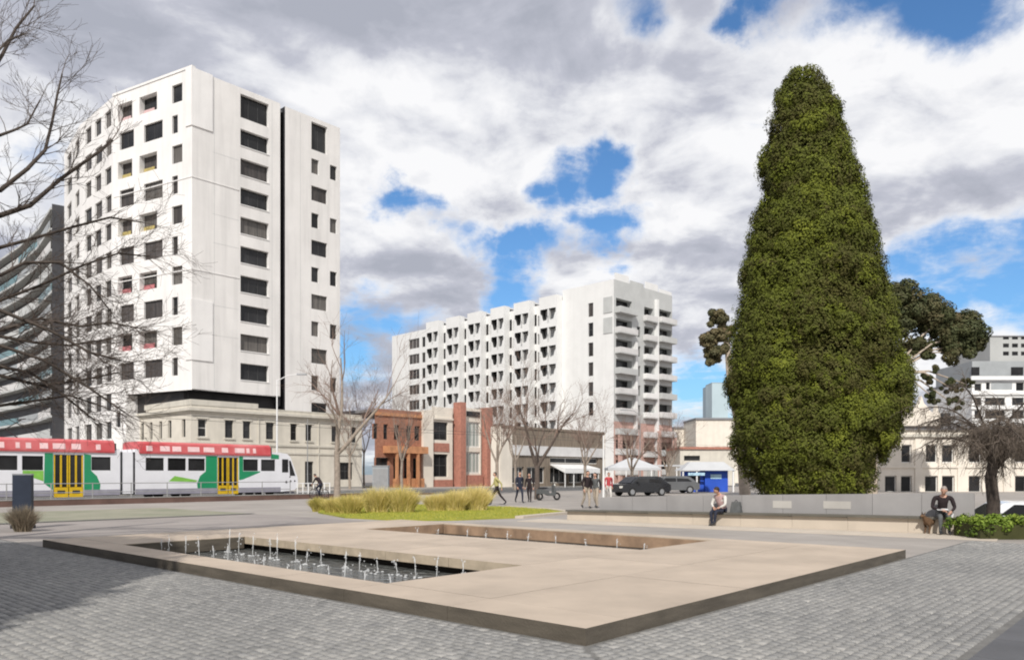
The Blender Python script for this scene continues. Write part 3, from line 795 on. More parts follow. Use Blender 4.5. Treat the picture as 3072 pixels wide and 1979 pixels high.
# recessed dark storey under the overhang
ins = 1.2
c0 = T0-np.array((n_[0], n_[1]))*ins+D1*0 + D2*1.0
q = [c0, T0+D1*RLEN+D2*1.2, T0+D1*RLEN+D2*14, LP[1]+D1*2+D2*1]
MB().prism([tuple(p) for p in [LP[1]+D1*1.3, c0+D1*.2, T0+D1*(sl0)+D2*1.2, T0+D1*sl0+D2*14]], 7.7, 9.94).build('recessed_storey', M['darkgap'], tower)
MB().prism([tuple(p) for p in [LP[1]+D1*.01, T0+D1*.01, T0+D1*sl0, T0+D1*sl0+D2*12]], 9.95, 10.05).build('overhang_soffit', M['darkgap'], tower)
for k in range(7): plate(tower, 'glazing_bar', c0, D1, .6+k*1.35, .68+k*1.35, -.02, .05, 8.6, 9.93, 'frame')

# ------------------------------------------------------------------ cream two-storey heritage building at its foot
K0 = np.array((-30.92, 75.0)); KL = 17.2; KR = s_px(K0, D1, 362)
pod = thing('cream_corner_building', 'cream two-storey heritage building with a moulded cornice below the white tower', 'building', (K0[0], K0[1], 0))
ops = []
up = [(198, 207), (225, 233.3), (243, 250.6), (266, 274), (290.5, 297), (305.6, 312), (331.6, 337), (350.6, 356.5)]
for a, c in up: ops.append((s_px(K0, D1, a), s_px(K0, D1, c), 5.25, 7.0, .22))
low = [(212, 222, .9, 3.0), (240, 250, .9, 3.0), (268, 277, .9, 3.0), (305, 313.5, .25, 3.0), (339, 353, 1.0, 2.95)]
for a, c, z0, z1 in low: ops.append((s_px(K0, D1, a), s_px(K0, D1, c), z0, z1, .22))
facade(pod, 'wall', K0, D1, KR, 0, 8.3, ops, M['cream'], .22)
for i, q in enumerate(ops): window(pod, K0, D1, q[0], q[1], q[2], q[3], .2, 2 if i == 12 else 1, 2, 'glass', 'frame' if i != 0 else 'wframe', .07)
for q in ops[:8]:
    plate(pod, 'window_sill', K0, D1, q[0]-.12, q[1]+.12, .003, .12, q[2]-.16, q[2]-.02, 'creamtrim')
    plate(pod, 'architrave', K0, D1, q[0]-.16, q[1]+.16, .003, .07, q[3]+.02, q[3]+.2, 'creamtrim')
A = K0+D2*KL; d = -D2
ops = [(s_px(A, d, a), s_px(A, d, c), 5.25, 7.0, .22) for a, c in ((140.7, 143.7), (149.6, 152.4), (159, 162), (168, 171.4), (181.8, 185.4))]
lo2 = [(q[0], q[1], .9, 3.0, .22) for q in ops]
facade(pod, 'wall', A, d, KL, 0, 8.3, ops+lo2, M['cream'], .22)
for q in ops+lo2: window(pod, A, d, q[0], q[1], q[2], q[3], .2, 1, 2, 'glass', 'frame', .06)
ext = .35
sstep = s_px(K0, D1, 258)
for (z0, z1, o1, nm) in ((7.55, 7.75, .14, 'cornice'), (7.752, 8.0, .38, 'cornice'), (4.55, 4.75, .12, 'string_course'), (3.75, 3.95, .1, 'string_course')):
    plate(pod, nm, K0, D1, -o1, KR, .003, o1, z0, z1, 'creamtrim'); plate(pod, nm, A, d, 0, KL-.004, .003, o1, z0, z1, 'creamtrim')
plate(pod, 'parapet', K0, D1, 0, sstep, -.4, .05, 8.31, 8.85, 'creamtrim'); plate(pod, 'parapet', K0, D1, sstep+.004, KR, -.4, .03, 8.303, 8.42, 'creamtrim')
plate(pod, 'parapet', A, d, 0, KL-.06, -.4, .05, 8.31, 8.85, 'creamtrim')
plate(pod, 'plinth', K0, D1, -.05, KR, .003, .08, 0, .2, 'kerb')
for px in (258, 318): s = s_px(K0, D1, px); plate(pod, 'downpipe', K0, D1, s, s+.1, .003, .1, 0.21, 7.5, 'creamtrim')
E1 = K0+D1*KR
MB().prism([tuple(p) for p in [K0+D2*.05+D1*.05, E1-D1*.05+D2*.05, E1+D2*12-D1*.05, K0+D2*KL+D1*.05]], 8.0, 8.29).build('roof', M['roofgrey'], pod)
b = MB()
for p, q in ((E1, E1+D2*12), (E1+D2*12, K0+D2*KL)): b.face([(p[0], p[1], 0), (q[0], q[1], 0), (q[0], q[1], 8.3), (p[0], p[1], 8.3)])
b.build('rear_wall', M['cream'], pod)

# ------------------------------------------------------------------ dark curved balcony block far left
dbp = [np.array(p) for p in ((-66.8, 115.0), (-74.5, 124.5), (-84.0, 134.5), (-96, 146), (-112, 160))]
db = thing('dark_balcony_block', 'dark apartment block with curved pale balcony bands behind the bare branches', 'building', (*dbp[0], 0))
NFL = 12
dcen = np.array((-10., 14.))
for i in range(NFL+1):
    z = 4.2+i*3.05
    top = [p for p in dbp]; back = [p+np.array((-14, 4)) for p in dbp][::-1]
    nrm = []
    pts = []
    for k, p in enumerate(dbp):
        t = dbp[min(k+1, 4)]-dbp[max(k-1, 0)]; t = t/np.linalg.norm(t); nn = np.array((-t[1], t[0]))*-1
        if nn[1] > 0: nn = -nn
        nrm.append(nn); pts.append(p+nn*1.3*(0.9+.1*math.sin(i*1.3+k)))
    MB().prism([tuple(q) for q in (pts+[p-nrm[k]*6 for k, p in reversed(list(enumerate(dbp)))])][::-1], z-.35, z, ).build('floor_slab', M['wgrey'], db)
    if i < NFL:
        for k in range(4):
            b = MB(); p, q = pts[k], pts[k+1]; nn = (nrm[k]+nrm[k+1])/2*.06
            b.hexa([(p[0], p[1], z+.003), (p[0]-nn[0], p[1]-nn[1], z+.003), (q[0]-nn[0], q[1]-nn[1], z+.003), (q[0], q[1], z+.003)], [(p[0], p[1], z+1.05), (p[0]-nn[0], p[1]-nn[1], z+1.05), (q[0]-nn[0], q[1]-nn[1], z+1.05), (q[0], q[1], z+1.05)])
            b.build('balustrade', M[('teal', 'wgrey', 'awning', 'bandgrey')[(i+k) % 4]], db)
        for k in range(4):
            p, q = dbp[k], dbp[k+1]; d = (p-q)/np.linalg.norm(p-q); Ln = np.linalg.norm(p-q)
            plate(db, 'glazing', q, d, .004, Ln-.004, -.5, -.3, z+.002, z+2.69, 'dbuild')
b = MB(); p = dbp[0]; b.prism([tuple(p+nrm[0]*1.0), tuple(p+np.array((.8, .6))), tuple(p-nrm[0]*7+np.array((.8, .6))), tuple(p-nrm[0]*7)], 0, 41.3); b.build('end_wall', M['dbuild'], db)
b = MB(); b.prism([tuple(p+nrm[k]*.2) for k, p in enumerate(dbp)]+[tuple(p-nrm[k]*5) for k, p in reversed(list(enumerate(dbp)))], 0, 3.84); b.build('base_storey', M['dbuild'], db)

# ------------------------------------------------------------------ white apartment block in the middle distance
AE1 = np.array((.7071, .7071)); AE2 = np.array((-.7071, .7071)); W_0 = np.array((15.3, 117.0)); ALEN = 55.7; AW = 15.6
ab = thing('white_apartment_block', 'long white nine-storey apartment block with rows of balconies, seen corner-on', 'building', (*W_0, 0))
A = W_0+AE2*ALEN; d = -AE2
SX = lambda px: s_px(A, d, px)
bays = [(432.9, 442.4), (453, 463), (474.5, 484.6), (497.6, 508), (521, 532.8), (546.7, 560.2)]
ops = []; wl = []
for px in (448.2, 469, 491.5, 515, 540):
    s = SX(px)
    for i in range(9):
        zt = 27.9-2.98*i; ops.append((s-1.9, s-.75, zt-1.9, zt, .9)); wl.append((s-1.9, s-.75, zt-1.9, zt, 1))
    for i in range(9):
        zt = 27.6-2.98*i; ops.append((s-.5, s+.35, zt-1.7, zt, .2)); wl.append((s-.5, s+.35, zt-1.7, zt, 1))
for i in range(9):
    zt = 27.9-2.98*i
    for a, c, nx in ((408.6, 419.3, 3), (422, 425.3, 1)):
        ops.append((SX(a), SX(c), zt-1.9, zt, .3)); wl.append((SX(a), SX(c), zt-1.9, zt, nx))
    if i < 6:
        z2 = 28.0-3.05*i; s0, s1 = SX(588.2), SX(593.2); ops.append((s0, s1, z2-2.1, z2, .2)); wl.append((s0, s1, z2-2.1, z2, 1))
sc = SX(563.6)
facade(ab, 'wall', A, d, sc, 0, 29.3, [o for o in ops if o[1] < sc], M['wwhite'], .2)
facade(ab, 'wall', A, d, ALEN, 0, 30.9, [o for o in ops if o[0] > sc], M['wwhite'], .2, s_start=sc)
plate(ab, 'roof_step', A, d, sc-.2, sc-.001, -6, -.001, 29.3, 30.9, 'wwhite')
for (s0, s1, z0, z1, nx) in wl: window(ab, A, d, s0, s1, z0, z1, .18, nx, 2 if z1-z0 > 2 else 1, 'glass2' if rng.random() < .5 else 'glass', 'wframe' if nx == 3 else 'frame', .08)
for bi, (a, c) in enumerate(bays):
    s0, s1 = SX(a)-.45, SX(c)+.45; pr = 1.3; A2 = A+np.array((d[1], -d[0]))*pr
    ops2 = [(s0+.25, s1-.25, 28.1-2.98*i-2.35, 28.1-2.98*i, 2.2) for i in range(9)]
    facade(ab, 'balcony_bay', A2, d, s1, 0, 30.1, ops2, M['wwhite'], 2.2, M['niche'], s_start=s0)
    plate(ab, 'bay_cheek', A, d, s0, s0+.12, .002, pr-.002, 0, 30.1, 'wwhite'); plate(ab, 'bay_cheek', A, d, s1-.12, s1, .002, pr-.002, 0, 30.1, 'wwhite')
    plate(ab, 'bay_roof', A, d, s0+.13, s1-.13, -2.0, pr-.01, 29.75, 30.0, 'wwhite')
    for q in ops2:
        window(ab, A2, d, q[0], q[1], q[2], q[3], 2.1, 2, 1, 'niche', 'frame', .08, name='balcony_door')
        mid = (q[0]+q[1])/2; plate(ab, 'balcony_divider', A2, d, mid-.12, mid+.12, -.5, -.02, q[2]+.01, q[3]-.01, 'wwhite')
        w_ = q[1]-q[0]-.02; hh_ = .55 if (bi*3+int(q[2])) % 3 else .35; nn_ = (d[1], -d[0])
        pf = [(0, 0), (w_, 0), (w_, 1.7), (w_*.93, 1.45), (w_*.84, hh_), (w_*.60, hh_), (w_*.53, 1.25), (w_*.47, 1.25), (w_*.40, hh_), (w_*.16, hh_), (w_*.07, 1.45), (0, 1.7)]
        bb = MB(); k_ = len(pf); PP = lambda x, z, o_: (A2[0]+d[0]*(q[0]+.01+x)+nn_[0]*o_, A2[1]+d[1]*(q[0]+.01+x)+nn_[1]*o_, q[2]+.003+z)
        bb.face([PP(x, z, -.02) for x, z in pf]); bb.face([PP(x, z, -.08) for x, z in pf][::-1])
        for i_ in range(k_): (xa, za), (xb, zb) = pf[i_], pf[(i_+1) % k_]; bb.face([PP(xa, za, -.02), PP(xa, za, -.08), PP(xb, zb, -.08), PP(xb, zb, -.02)])
        bb.build('balustrade', M['wwhite'], ab)
# right-hand side with three stacks of projecting balconies
RX = lambda px: s_px(W_0, AE1, px)
colR = [(616.0, 632.0), (644.2, 653.4), (658.0, 671.5)]
ops = []
for ci, (a, c) in enumerate(colR):
    for i in range(9):
        zt = 28.2-3.05*i-(.25 if ci == 1 else 0); ops.append((RX(a), RX(c), zt-2.1, zt, 1.0))
for i in range(8): ops.append((RX(637), RX(640.5), 24.6-3.05*i-1.6, 24.6-3.05*i, .25))
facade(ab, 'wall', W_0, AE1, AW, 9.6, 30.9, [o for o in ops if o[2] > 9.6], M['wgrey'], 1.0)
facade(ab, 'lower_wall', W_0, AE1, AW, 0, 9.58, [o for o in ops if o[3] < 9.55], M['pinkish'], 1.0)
for q in ops:
    if q[2] <= 9.6 and q[3] >= 9.55: continue
    window(ab, W_0, AE1, q[0], q[1], q[2], q[3], min(q[4], .95)-.05, 3 if q[1]-q[0] > 2 else 1, 1, 'glass2' if rng.random() < .3 else 'glass', 'frame', .08)
for ci, (a, c) in enumerate(colR):
    for i in range(9):
        zt = 28.2-3.05*i-(.25 if ci == 1 else 0); z0 = zt-2.1; s0, s1 = RX(a)-.25, RX(c)+.25; pr = (1.3, .9, 1.2)[ci]
        if z0 < 1: continue
        pr *= .8; bal = link('balcony', MB().obox(W_0, AE1, s0, s1, .003, pr, z0-.2, z0-.02).mesh('balcony', M['wgrey'], ORG[ab]), ab); ORG[bal] = ORG[ab]
        mm = M['awning'] if (i+ci) % 3 else M['wgrey']
        if ci == 1 and i in (2, 3, 4, 5): mm = M['wwhite']
        bb = MB(); bb.obox(W_0, AE1, s0, s1, pr-.06, pr, z0-.015, z0+.72); bb.obox(W_0, AE1, s1-.06, s1, .004, pr-.061, z0-.015, z0+.72); bb.obox(W_0, AE1, s0, s0+.06, .004, pr-.061, z0-.015, z0+.72)
        r_ = bb.build('balustrade', mm, bal)
for px in (634.5, 655.6): s = RX(px); plate(ab, 'pier', W_0, AE1, s-.3, s+.25, .003, .5, 0, 29.5 if px > 640 else 22, 'wwhite')
for px in (616.5, 634.5, 655.6, 671): s = RX(px); plate(ab, 'ground_pillar', W_0, AE1, s-.32, s+.3, .505, .9, 0, 8.5, 'pinkish')
for k in range(4): plate(ab, 'roof_screen', W_0, AE1, .4+k*3.9, 3.9+k*3.9, -.2, -.1, 30.91, 31.5 if k % 2 else 32.0, 'wwhite' if k != 1 else 'wgrey')
for z0 in (26.0, 22.9): plate(ab, 'grey_screen', A, d, SX(603.6), SX(612.6), .003, .09, z0, z0+2.4, 'wgrey')
cr = [W_0+AE1*.02+AE2*.02, W_0+AE1*(AW-.02)+AE2*.02, W_0+AE1*(AW-.02)+AE2*ALEN, W_0+AE1*.02+AE2*ALEN]
MB().prism([tuple(p) for p in cr], 28.9, 29.25).build('roof', M['roofgrey'], ab)
b = MB()
for p, q in ((cr[1], cr[2]), (cr[2], cr[3])): b.face([(p[0], p[1], 0), (q[0], q[1], 0), (q[0], q[1], 30.9 if p is cr[1] else 29.3), (p[0], p[1], 30.9 if p is cr[1] else 29.3)])
b.build('rear_wall', M['wwhite'], ab)
plate(ab, 'plant_room', A, d, SX(560)+3, ALEN-1.0, -9, -3, 29.27, 31.6, 'wwhite')

# ------------------------------------------------------------------ brick shop building and brick-piered gateway on the street front
B0 = np.array(uv(73.5, 57.6)[:2]); BX = lambda px: s_px(B0, D1, px)
bk = thing('brick_shop_building', 'two-storey orange brick shop building with a white corner pier and large dark windows', 'building', (*B0, 0))
bl = BX(452.5); s_p0, s_p1 = BX(421.5), BX(431.5)
ops = [(BX(a), BX(c), 5.8, 7.6, .25) for a, c in ((373.5, 378), (383.5, 388), (394, 399.5), (406.5, 411.5), (414.5, 420))]
ops += [(BX(a), BX(c), .6, 3.6, .35) for a, c in ((376, 389), (393.5, 401), (404, 411), (413, 419.5))]
facade(bk, 'wall', B0, D1, s_p0, 0, 9.4, ops, M['brick'], .25)
for q in ops: window(bk, B0, D1, q[0], q[1], q[2], q[3], q[4]-.03, 1, 2, 'glass', 'frame', .08)
plate(bk, 'verandah_roof', B0, D1, BX(383), s_p0-.01, .003, 1.3, 4.15, 5.0, 'orange'); plate(bk, 'fascia', B0, D1, 0, s_p0-.01, .003, .16, 8.6, 9.0, 'orange')
for px in (391, 402.5, 412): s = BX(px); plate(bk, 'verandah_post', B0, D1, s-.15, s+.15, .95, 1.25, 0, 4.14, 'orange')
plate(bk, 'shop_counter', B0, D1, BX(391), s_p0-.3, .3, .9, 0, 1.1, 'orange')
plate(bk, 'corner_pier', B0, D1, s_p0, s_p1, -.5, .35, 0, 9.6, 'cream2')
ops = [(BX(433.5), BX(448), 6.0, 8.3, .3), (BX(433.5), BX(448), 1.3, 4.2, .3)]
facade(bk, 'wall', B0, D1, bl, 0, 10.2, ops, M['cream2'], .3, s_start=s_p1)
for q in ops: window(bk, B0, D1, q[0], q[1], q[2], q[3], .27, 2, 2, 'glass', 'frame', .1)
plate(bk, 'brick_band', B0, D1, BX(433), BX(449), .003, .07, 4.5, 5.6, 'brick2'); plate(bk, 'brick_base', B0, D1, s_p1+.01, bl, .003, .09, 0, .9, 'brick2')
plate(bk, 'parapet_moulding', B0, D1, s_p1+.01, bl, .003, .2, 8.6, 8.85, 'cream2')
E2 = B0+D1*bl
MB().prism([tuple(p) for p in (B0+D2*.1, E2+D2*.1, E2+D2*10, B0+D2*10)], 9.0, 9.35).build('roof', M['roofgrey'], bk)
b = MB(); b.face([(*E2, 0), (*(E2+D2*10), 0), (*(E2+D2*10), 10.2), (*E2, 10.2)]); b.build('side_wall', M['cream2'], bk)

gt = thing('brick_pier_frontage', 'narrow glazed frontage between two tall red brick piers beside the brick shop', 'building', (*(B0+D1*BX(455)), 0))
for a, c, z in ((456, 461.2, 11.0), (482.5, 488, 10.6)):
    plate(gt, 'brick_pier', B0, D1, BX(a), BX(c), -.5, .9, 0, z, 'brick2'); plate(gt, 'pier_edge', B0, D1, BX(c)+.003, BX(c)+.22, -.4, .75, 0, z-.4, 'cream2')
g0, g1 = BX(462.6)+.25, BX(481.2)
facade(gt, 'wall', B0, D1, g1, 0, 10.4, [(g0+.3, g1-.2, 5.2, 8.6, .2), (g0+.3, g1-.2, 1.7, 4.6, .2)], M['cream2'], .2, s_start=g0)
for z0, z1 in ((5.2, 8.6), (1.7, 4.6)): window(gt, B0, D1, g0+.3, g1-.2, z0, z1, .15, 4, 1, 'palegl', 'wframe', .2)
plate(gt, 'sign_board', B0, D1, g0+.45, g1-.35, .003, .12, 9.3, 10.0, 'dark')
plate(gt, 'brick_base', B0, D1, g0, g1, .003, .4, 0, 1.5, 'brick2')
MB().prism([tuple(p) for p in (B0+D1*BX(455.3)+D2*.6, B0+D1*BX(489)+D2*.6, B0+D1*BX(489)+D2*9, B0+D1*BX(455.3)+D2*9)], 0, 10.3).build('rear_mass', M['cream2'], gt)

# low shop row with brown upper wall, fascia and awning
H0 = np.array(uv(62, 67.0)[:2]); HX = lambda px: s_px(H0, D1, px); hl = HX(604)
sh = thing('low_shop_row', 'low row of shops with a brown upper wall and white awning', 'building', (*H0, 0))
ops = [(HX(a), HX(c), .5, 2.5, .3) for a, c in ((512, 524), (527, 545), (550, 566), (569, 582), (586, 600))]+[(HX(550), HX(598), 3.0, 3.75, .3)]
facade(sh, 'wall', H0, D1, hl, 0, 7.3, ops, M['brown'], .3)
for q in ops: window(sh, H0, D1, q[0], q[1], q[2], q[3], .27, 3, 1, 'glass', 'wframe', .1, name='shop_window')
plate(sh, 'white_fascia', H0, D1, HX(512), hl, .003, .18, 3.9, 5.1, 'awning'); plate(sh, 'white_fascia', H0, D1, .0, HX(511.5), .003, .12, 0, 7.0, 'cream2')
b = MB(); s0, s1 = HX(549), HX(584); nn = (D1[1], -D1[0]); P = lambda s, o, z: (H0[0]+D1[0]*s+nn[0]*o, H0[1]+D1[1]*s+nn[1]*o, z)
b.hexa([P(s0, 2.6, 1.75), P(s1, 2.6, 1.75), P(s1, .19, 2.8), P(s0, .19, 2.8)], [P(s0, 2.6, 2.35), P(s1, 2.6, 2.35), P(s1, .19, 2.9), P(s0, .19, 2.9)]); b.build('awning', M['white'], sh)
for k in range(5): plate(sh, 'awning_post', H0, D1, s0+.1+(s1-s0-.3)*k/4, s0+.2+(s1-s0-.3)*k/4, 2.4, 2.5, 0, 1.9, 'white')
for k in range(26): plate(sh, 'batten', H0, D1, HX(512)+.3+k*(hl-HX(512)-.6)/26, HX(512)+.42+k*(hl-HX(512)-.6)/26, .003, .06, 5.15, 7.05, 'brown')
plate(sh, 'roof', H0, D1, 0, hl, -1.4, -.01, 7.0, 7.35, 'brown'); plate(sh, 'parapet_rail', H0, D1, 0, hl, .003, .1, 7.1, 7.38, 'brown')
plate(sh, 'end_wall', H0, D1, -.15, -.003, -1.4, .1, 0, 7.2, 'cream2'); plate(sh, 'end_wall', H0, D1, hl+.003, hl+.15, -1.4, .1, 0, 7.2, 'cream2')

# ------------------------------------------------------------------ buildings to the right
X1 = (1.0, 0.0)


def block(name, label, px0, px1, dep, ztop, m, wins_, deep=10, zb=0, cap=None, roof='roofgrey', frame='frame', nx=1):
    A = np.array(((px0-CX)/FPX*dep, dep)); L_ = (px1-px0)/FPX*dep
    t = thing(name, label, 'building', (A[0], A[1], zb))
    zz = lambda py: EYE+(HY-py)/FPX*dep
    ops = [((a-px0)/FPX*dep, (c-px0)/FPX*dep, zz(y1), zz(y0), .25) for a, c, y0, y1 in wins_]
    facade(t, 'wall', A, X1, L_, zb, ztop, ops, M[m], .25)
    for q in ops: window(t, A, X1, q[0], q[1], q[2], q[3], .2, nx, 1, 'glass', frame, .08)
    b = MB(); b.face([(A[0]+L_, dep, zb), (A[0]+L_, dep+deep, zb), (A[0]+L_, dep+deep, ztop), (A[0]+L_, dep, ztop)]); b.face([(A[0], dep+deep, zb), (A[0], dep, zb), (A[0], dep, ztop), (A[0], dep+deep, ztop)]); b.face([(A[0]+L_, dep+deep, zb), (A[0], dep+deep, zb), (A[0], dep+deep, ztop), (A[0]+L_, dep+deep, ztop)])
    b.build('side_walls', M[m], t)
    MB().box(A[0]-.1, A[0]+L_+.1, dep-.25, dep+deep+.1, ztop+.002, ztop+.35).build('roof', M[roof], t)
    return t, A, L_, zz


block('cream_house', 'small cream building with a dark flat roof right of the white apartments', 674, 700, 150, 10.4, 'cream2', [(681, 687, 452, 458), (690, 696, 452, 458)])
block('cream_gabled_house', 'taller cream house with a small square window, left of the big evergreen', 696, 742, 140, 11.4, 'cream2', [(715, 719.5, 446, 450), (704, 708, 446, 450), (718, 722, 456, 460)])
block('pink_roofed_shop', 'low pale shop strip with a brick-pink upper wall behind the blue kiosk', 680, 735, 112, 5.2, 'cream', [(684, 700, 455, 460)], roof='brick2')
block('slim_glass_tower', 'slim pale blue glass tower far away beside the evergreen', 712, 728, 600, 72, 'farblue', [], 20, roof='farblue')
block('thin_spire_tower', 'thin grey-blue tower far away, left of the glass tower', 706.5, 711, 620, 71, 'farblue2', [], 12, roof='farblue2')
t, A, L_, zz = block('cream_gable_building', 'cream two-storey building with a stepped gable and paired dark windows', 868, 1090, 72, 5.7, 'cream2',
    [(a, c, 444, 462) for a, c in ((880, 889.5), (901.5, 911.7), (925.8, 937.5), (942, 954), (969, 981.5), (986, 998), (1015, 1027), (1032, 1044))] +
    [(a, c, 475, 491.6) for a, c in ((885, 896.6), (901, 912), (925, 938), (942, 954.6), (968.7, 981.8), (986, 998), (1015, 1027), (1032, 1044))], 12, -1.2, frame='wframe', nx=1)
X0 = lambda px: (px-CX)/FPX*72
plate(t, 'cornice', A, X1, 0, L_, .003, .3, 5.05, 5.3, 'creamtrim'); plate(t, 'string_course', A, X1, 0, L_, .003, .12, 2.2, 2.4, 'cream2')
for px in (873, 918.5, 961, 1007): plate(t, 'pilaster', A, X1, X0(px)-A[0]-.35, X0(px)-A[0]+.35, .003, .1, -1.2, 5.0, 'cream2')
b = MB(); hp = [(937.5, 6.052), (937, 7.2), (935.3, 7.35), (934, 7.95), (932.7, 7.35), (930.5, 7.2), (926.5, 7.45), (923.5, 7.9), (921, 8.1), (918.6, 8.8)]
pr = [(X0(899.5), 6.052)]+[(X0(x), z) for x, z in hp]+[(X0(2*918.6-x), z) for x, z in hp[-2:0:-1]]
b.extr(pr, 71.45, 72.0); b.build('gable', M['cream2'], t)
MB().box(X0(937), X0(969), 75, 79, 6.06, 7.5).build('rooftop_plant', M['dark'], t)
t, A, L_, zz = block('white_banded_block', 'modern white block with grey top storey, behind the weeping tree at right', 972, 1090, 130, 17.0, 'wwhite',
    [(974.5, 981.5, 383, 390), (986, 990, 382, 389), (1016, 1024, 382, 391), (1030, 1040, 382, 391), (974.5, 981.5, 397, 405), (985, 1005, 397, 405), (1012, 1024, 397, 405), (974.5, 981.5, 410, 418), (985, 1005, 410, 418), (1012, 1024, 410, 418)], 14)
for y in (377, 391.5, 406): plate(t, 'white_band', A, X1, -.3, L_, .003, .35, zz(y+2.6), zz(y-1.2), 'white')
plate(t, 'grey_panel', A, X1, (991-972)/FPX*130, (1012-972)/FPX*130, .003, .06, zz(389), zz(382), 'bandgrey')
MB().box(A[0]+.5, A[0]+L_, 130.8, 142, 17.36, 20.6).build('top_storey', M['bandgrey'], t)
for a, c in ((974, 982), (1014, 1026)): MB().box((a-CX)/FPX*130, (c-CX)/FPX*130, 130.7, 130.79, zz(374), zz(366)).build('top_window', M['glass'], t)
block('far_grey_tower', 'grey concrete tower block far behind the white banded block', 990, 1050, 260, 47.5, 'fargrey', [(1003+9*i, 1009+9*i, 335+8*j, 339+8*j) for i in range(5) for j in range(3)], 20)

# ------------------------------------------------------------------ blue kiosk and tents
kp = at(705, 495, 72); kk = thing('blue_kiosk', 'bright blue kiosk with white posts and a pale canopy behind the bench wall', 'kiosk', (kp.x, 72, 0), local=True)
MB().box(-.2, 1.9, -.8, 1.2, 0, 1.95).build('booth', M['blue'], kk); MB().box(-2.0, -.25, -.6, 1.2, 0, 1.9).build('side_booth', M['blue'], kk)
b = MB(); b.hexa([(-2.5, -1.6, 1.95), (2.4, -1.6, 1.95), (2.4, 1.6, 1.95), (-2.5, 1.6, 1.95)], [(-1.5, -.5, 2.75), (1.6, -.5, 2.75), (1.6, .5, 2.75), (-1.5, .5, 2.75)]); b.build('canopy', M['tent'], kk)
for x in (-2.35, -1.1, 2.2): MB().box(x-.06, x+.06, -1.5, -1.38, 0, 1.95).build('post', M['white'], kk)
MB().box(.3, 1.3, -.84, -.805, 1.2, 1.6).build('sign_panel', M['ltblue'], kk); MB().box(-1.7, -.6, -.64, -.605, .8, 1.5).build('service_hatch', M['glass'], kk)
MB().box(-1.9, -.4, -1.55, -1.5, 1.5, 1.75).build('name_board', M['ltblue'], kk)
tp = at(632, 490, 78); tn_ = thing('market_canopy', 'pale grey pointed canopy in front of the pink lower storeys', 'canopy', (tp.x, 78, 0), local=True)
b = MB()
for (x0, x1, y0, y1) in ((-2.6, 2.6, -1.6, 1.6),):
    for p, q in (((x0, y0), (x1, y0)), ((x1, y0), (x1, y1)), ((x1, y1), (x0, y1)), ((x0, y1), (x0, y0))): b.face([(*p, 2.25), (*q, 2.25), (.3*q[0]*.2, .0, 3.3), (.3*p[0]*.2, .0, 3.3)]); b.face([(*p, 2.0), (*q, 2.0), (*q, 2.25), (*p, 2.25)])
b.build('canopy_roof', M['tent'], tn_)
for x in (-2.5, 2.5):
    for y in (-1.5, 1.5): MB().box(x-.04, x+.04, y-.04, y+.04, 0, 2.2).build('post', M['white'], tn_)
tp = at(662, 490, 84); tq = thing('long_white_awning', 'long white awning on thin posts left of the blue kiosk', 'canopy', (tp.x, 84, 0), local=True)
MB().box(-1.4, 4.4, -1, 1, 2.45, 2.62).build('canopy_roof', M['tent'], tq)
for x in (-4, -1.3, 1.4, 4.1): MB().box(x-.05, x+.05, -.9, -.8, 0, 2.45).build('post', M['white'], tq)

# ------------------------------------------------------------------ tram
tr = thing('tram', 'white and green articulated tram with red roof fairings and yellow doors', 'tram', uv(51.43, 0, 0), math.atan2(D1[1], D1[0]))
HWD = 1.33; TA = (0.0, -HWD); TX = (1.0, 0.0)
ZB, ZW0, ZW1, ZR = .34, 1.84, 2.66, 3.08


def tram_section(x0, x1, wins_, doors, nose=None):
    ops = [(a, c, ZW0, ZW1, .06) for a, c in wins_]+[(a, c, .36, 2.76, .12) for a, c in doors]
    facade(tr, 'side_panel', TA, TX, x1, ZB, ZR, ops, M['trwhite'], .06, s_start=x0)
    for a, c in wins_: window(tr, TA, TX, a, c, ZW0, ZW1, .05, 1, 1, 'glass', 'black', .05)
    b = MB(); b.face([(x0, HWD, ZB), (x0, HWD, ZR), (x1, HWD, ZR), (x1, HWD, ZB)]); b.build('far_side_panel', M['trwhite'], tr)
    b = MB(); b.box(x0, x1, -HWD+.03, HWD-.03, ZR+.001, ZR+.10); b.build('roof', M['trwhite'], tr)
    MB().box(x0+.02, x1-.02, -HWD+.08, HWD-.01, ZB-.03, ZB+.02).build('floor', M['dark'], tr)
    ends = [x0, x1]
    b = MB()
    for x in ends: b.face([(x, -HWD, ZB), (x, HWD, ZB), (x, HWD, ZR), (x, -HWD, ZR)])
    b.build('end_panel', M['trwhite'], tr)
    xs = x0
    for a, c in doors+[(x1, x1)]:
        if a-xs > .05: MB().box(xs+.02, a-.02, -HWD-.012, -HWD-.004, ZB+.0, ZB+.34).build('skirt', M['trgrey'], tr)
        xs = c
    for a, c in doors:
        lw = (c-a)/2
        for k in range(2):
            xa = a+k*lw; dr = MB().box(xa+.02, xa+lw-.02, -HWD+.055, -HWD+.085, .86, 2.74).build('door', M['glass'], tr)
            for (p, q) in ((.02, .09), (lw/2-.05, lw/2+.05), (lw-.09, lw-.02)): MB().box(xa+p, xa+q, -HWD+.02, -HWD+.053, .86, 2.74).build('door_frame', M['tryel'], dr)
            st = MB().box(xa+.03, xa+lw-.03, -HWD-.02, -HWD+.05, .26, .845).build('door_step', M['tryel'], tr)
            MB().box(xa+lw*.25, xa+lw*.75, -HWD-.03, -HWD-.021, .48, .66).build('step_grip', M['dark'], st)


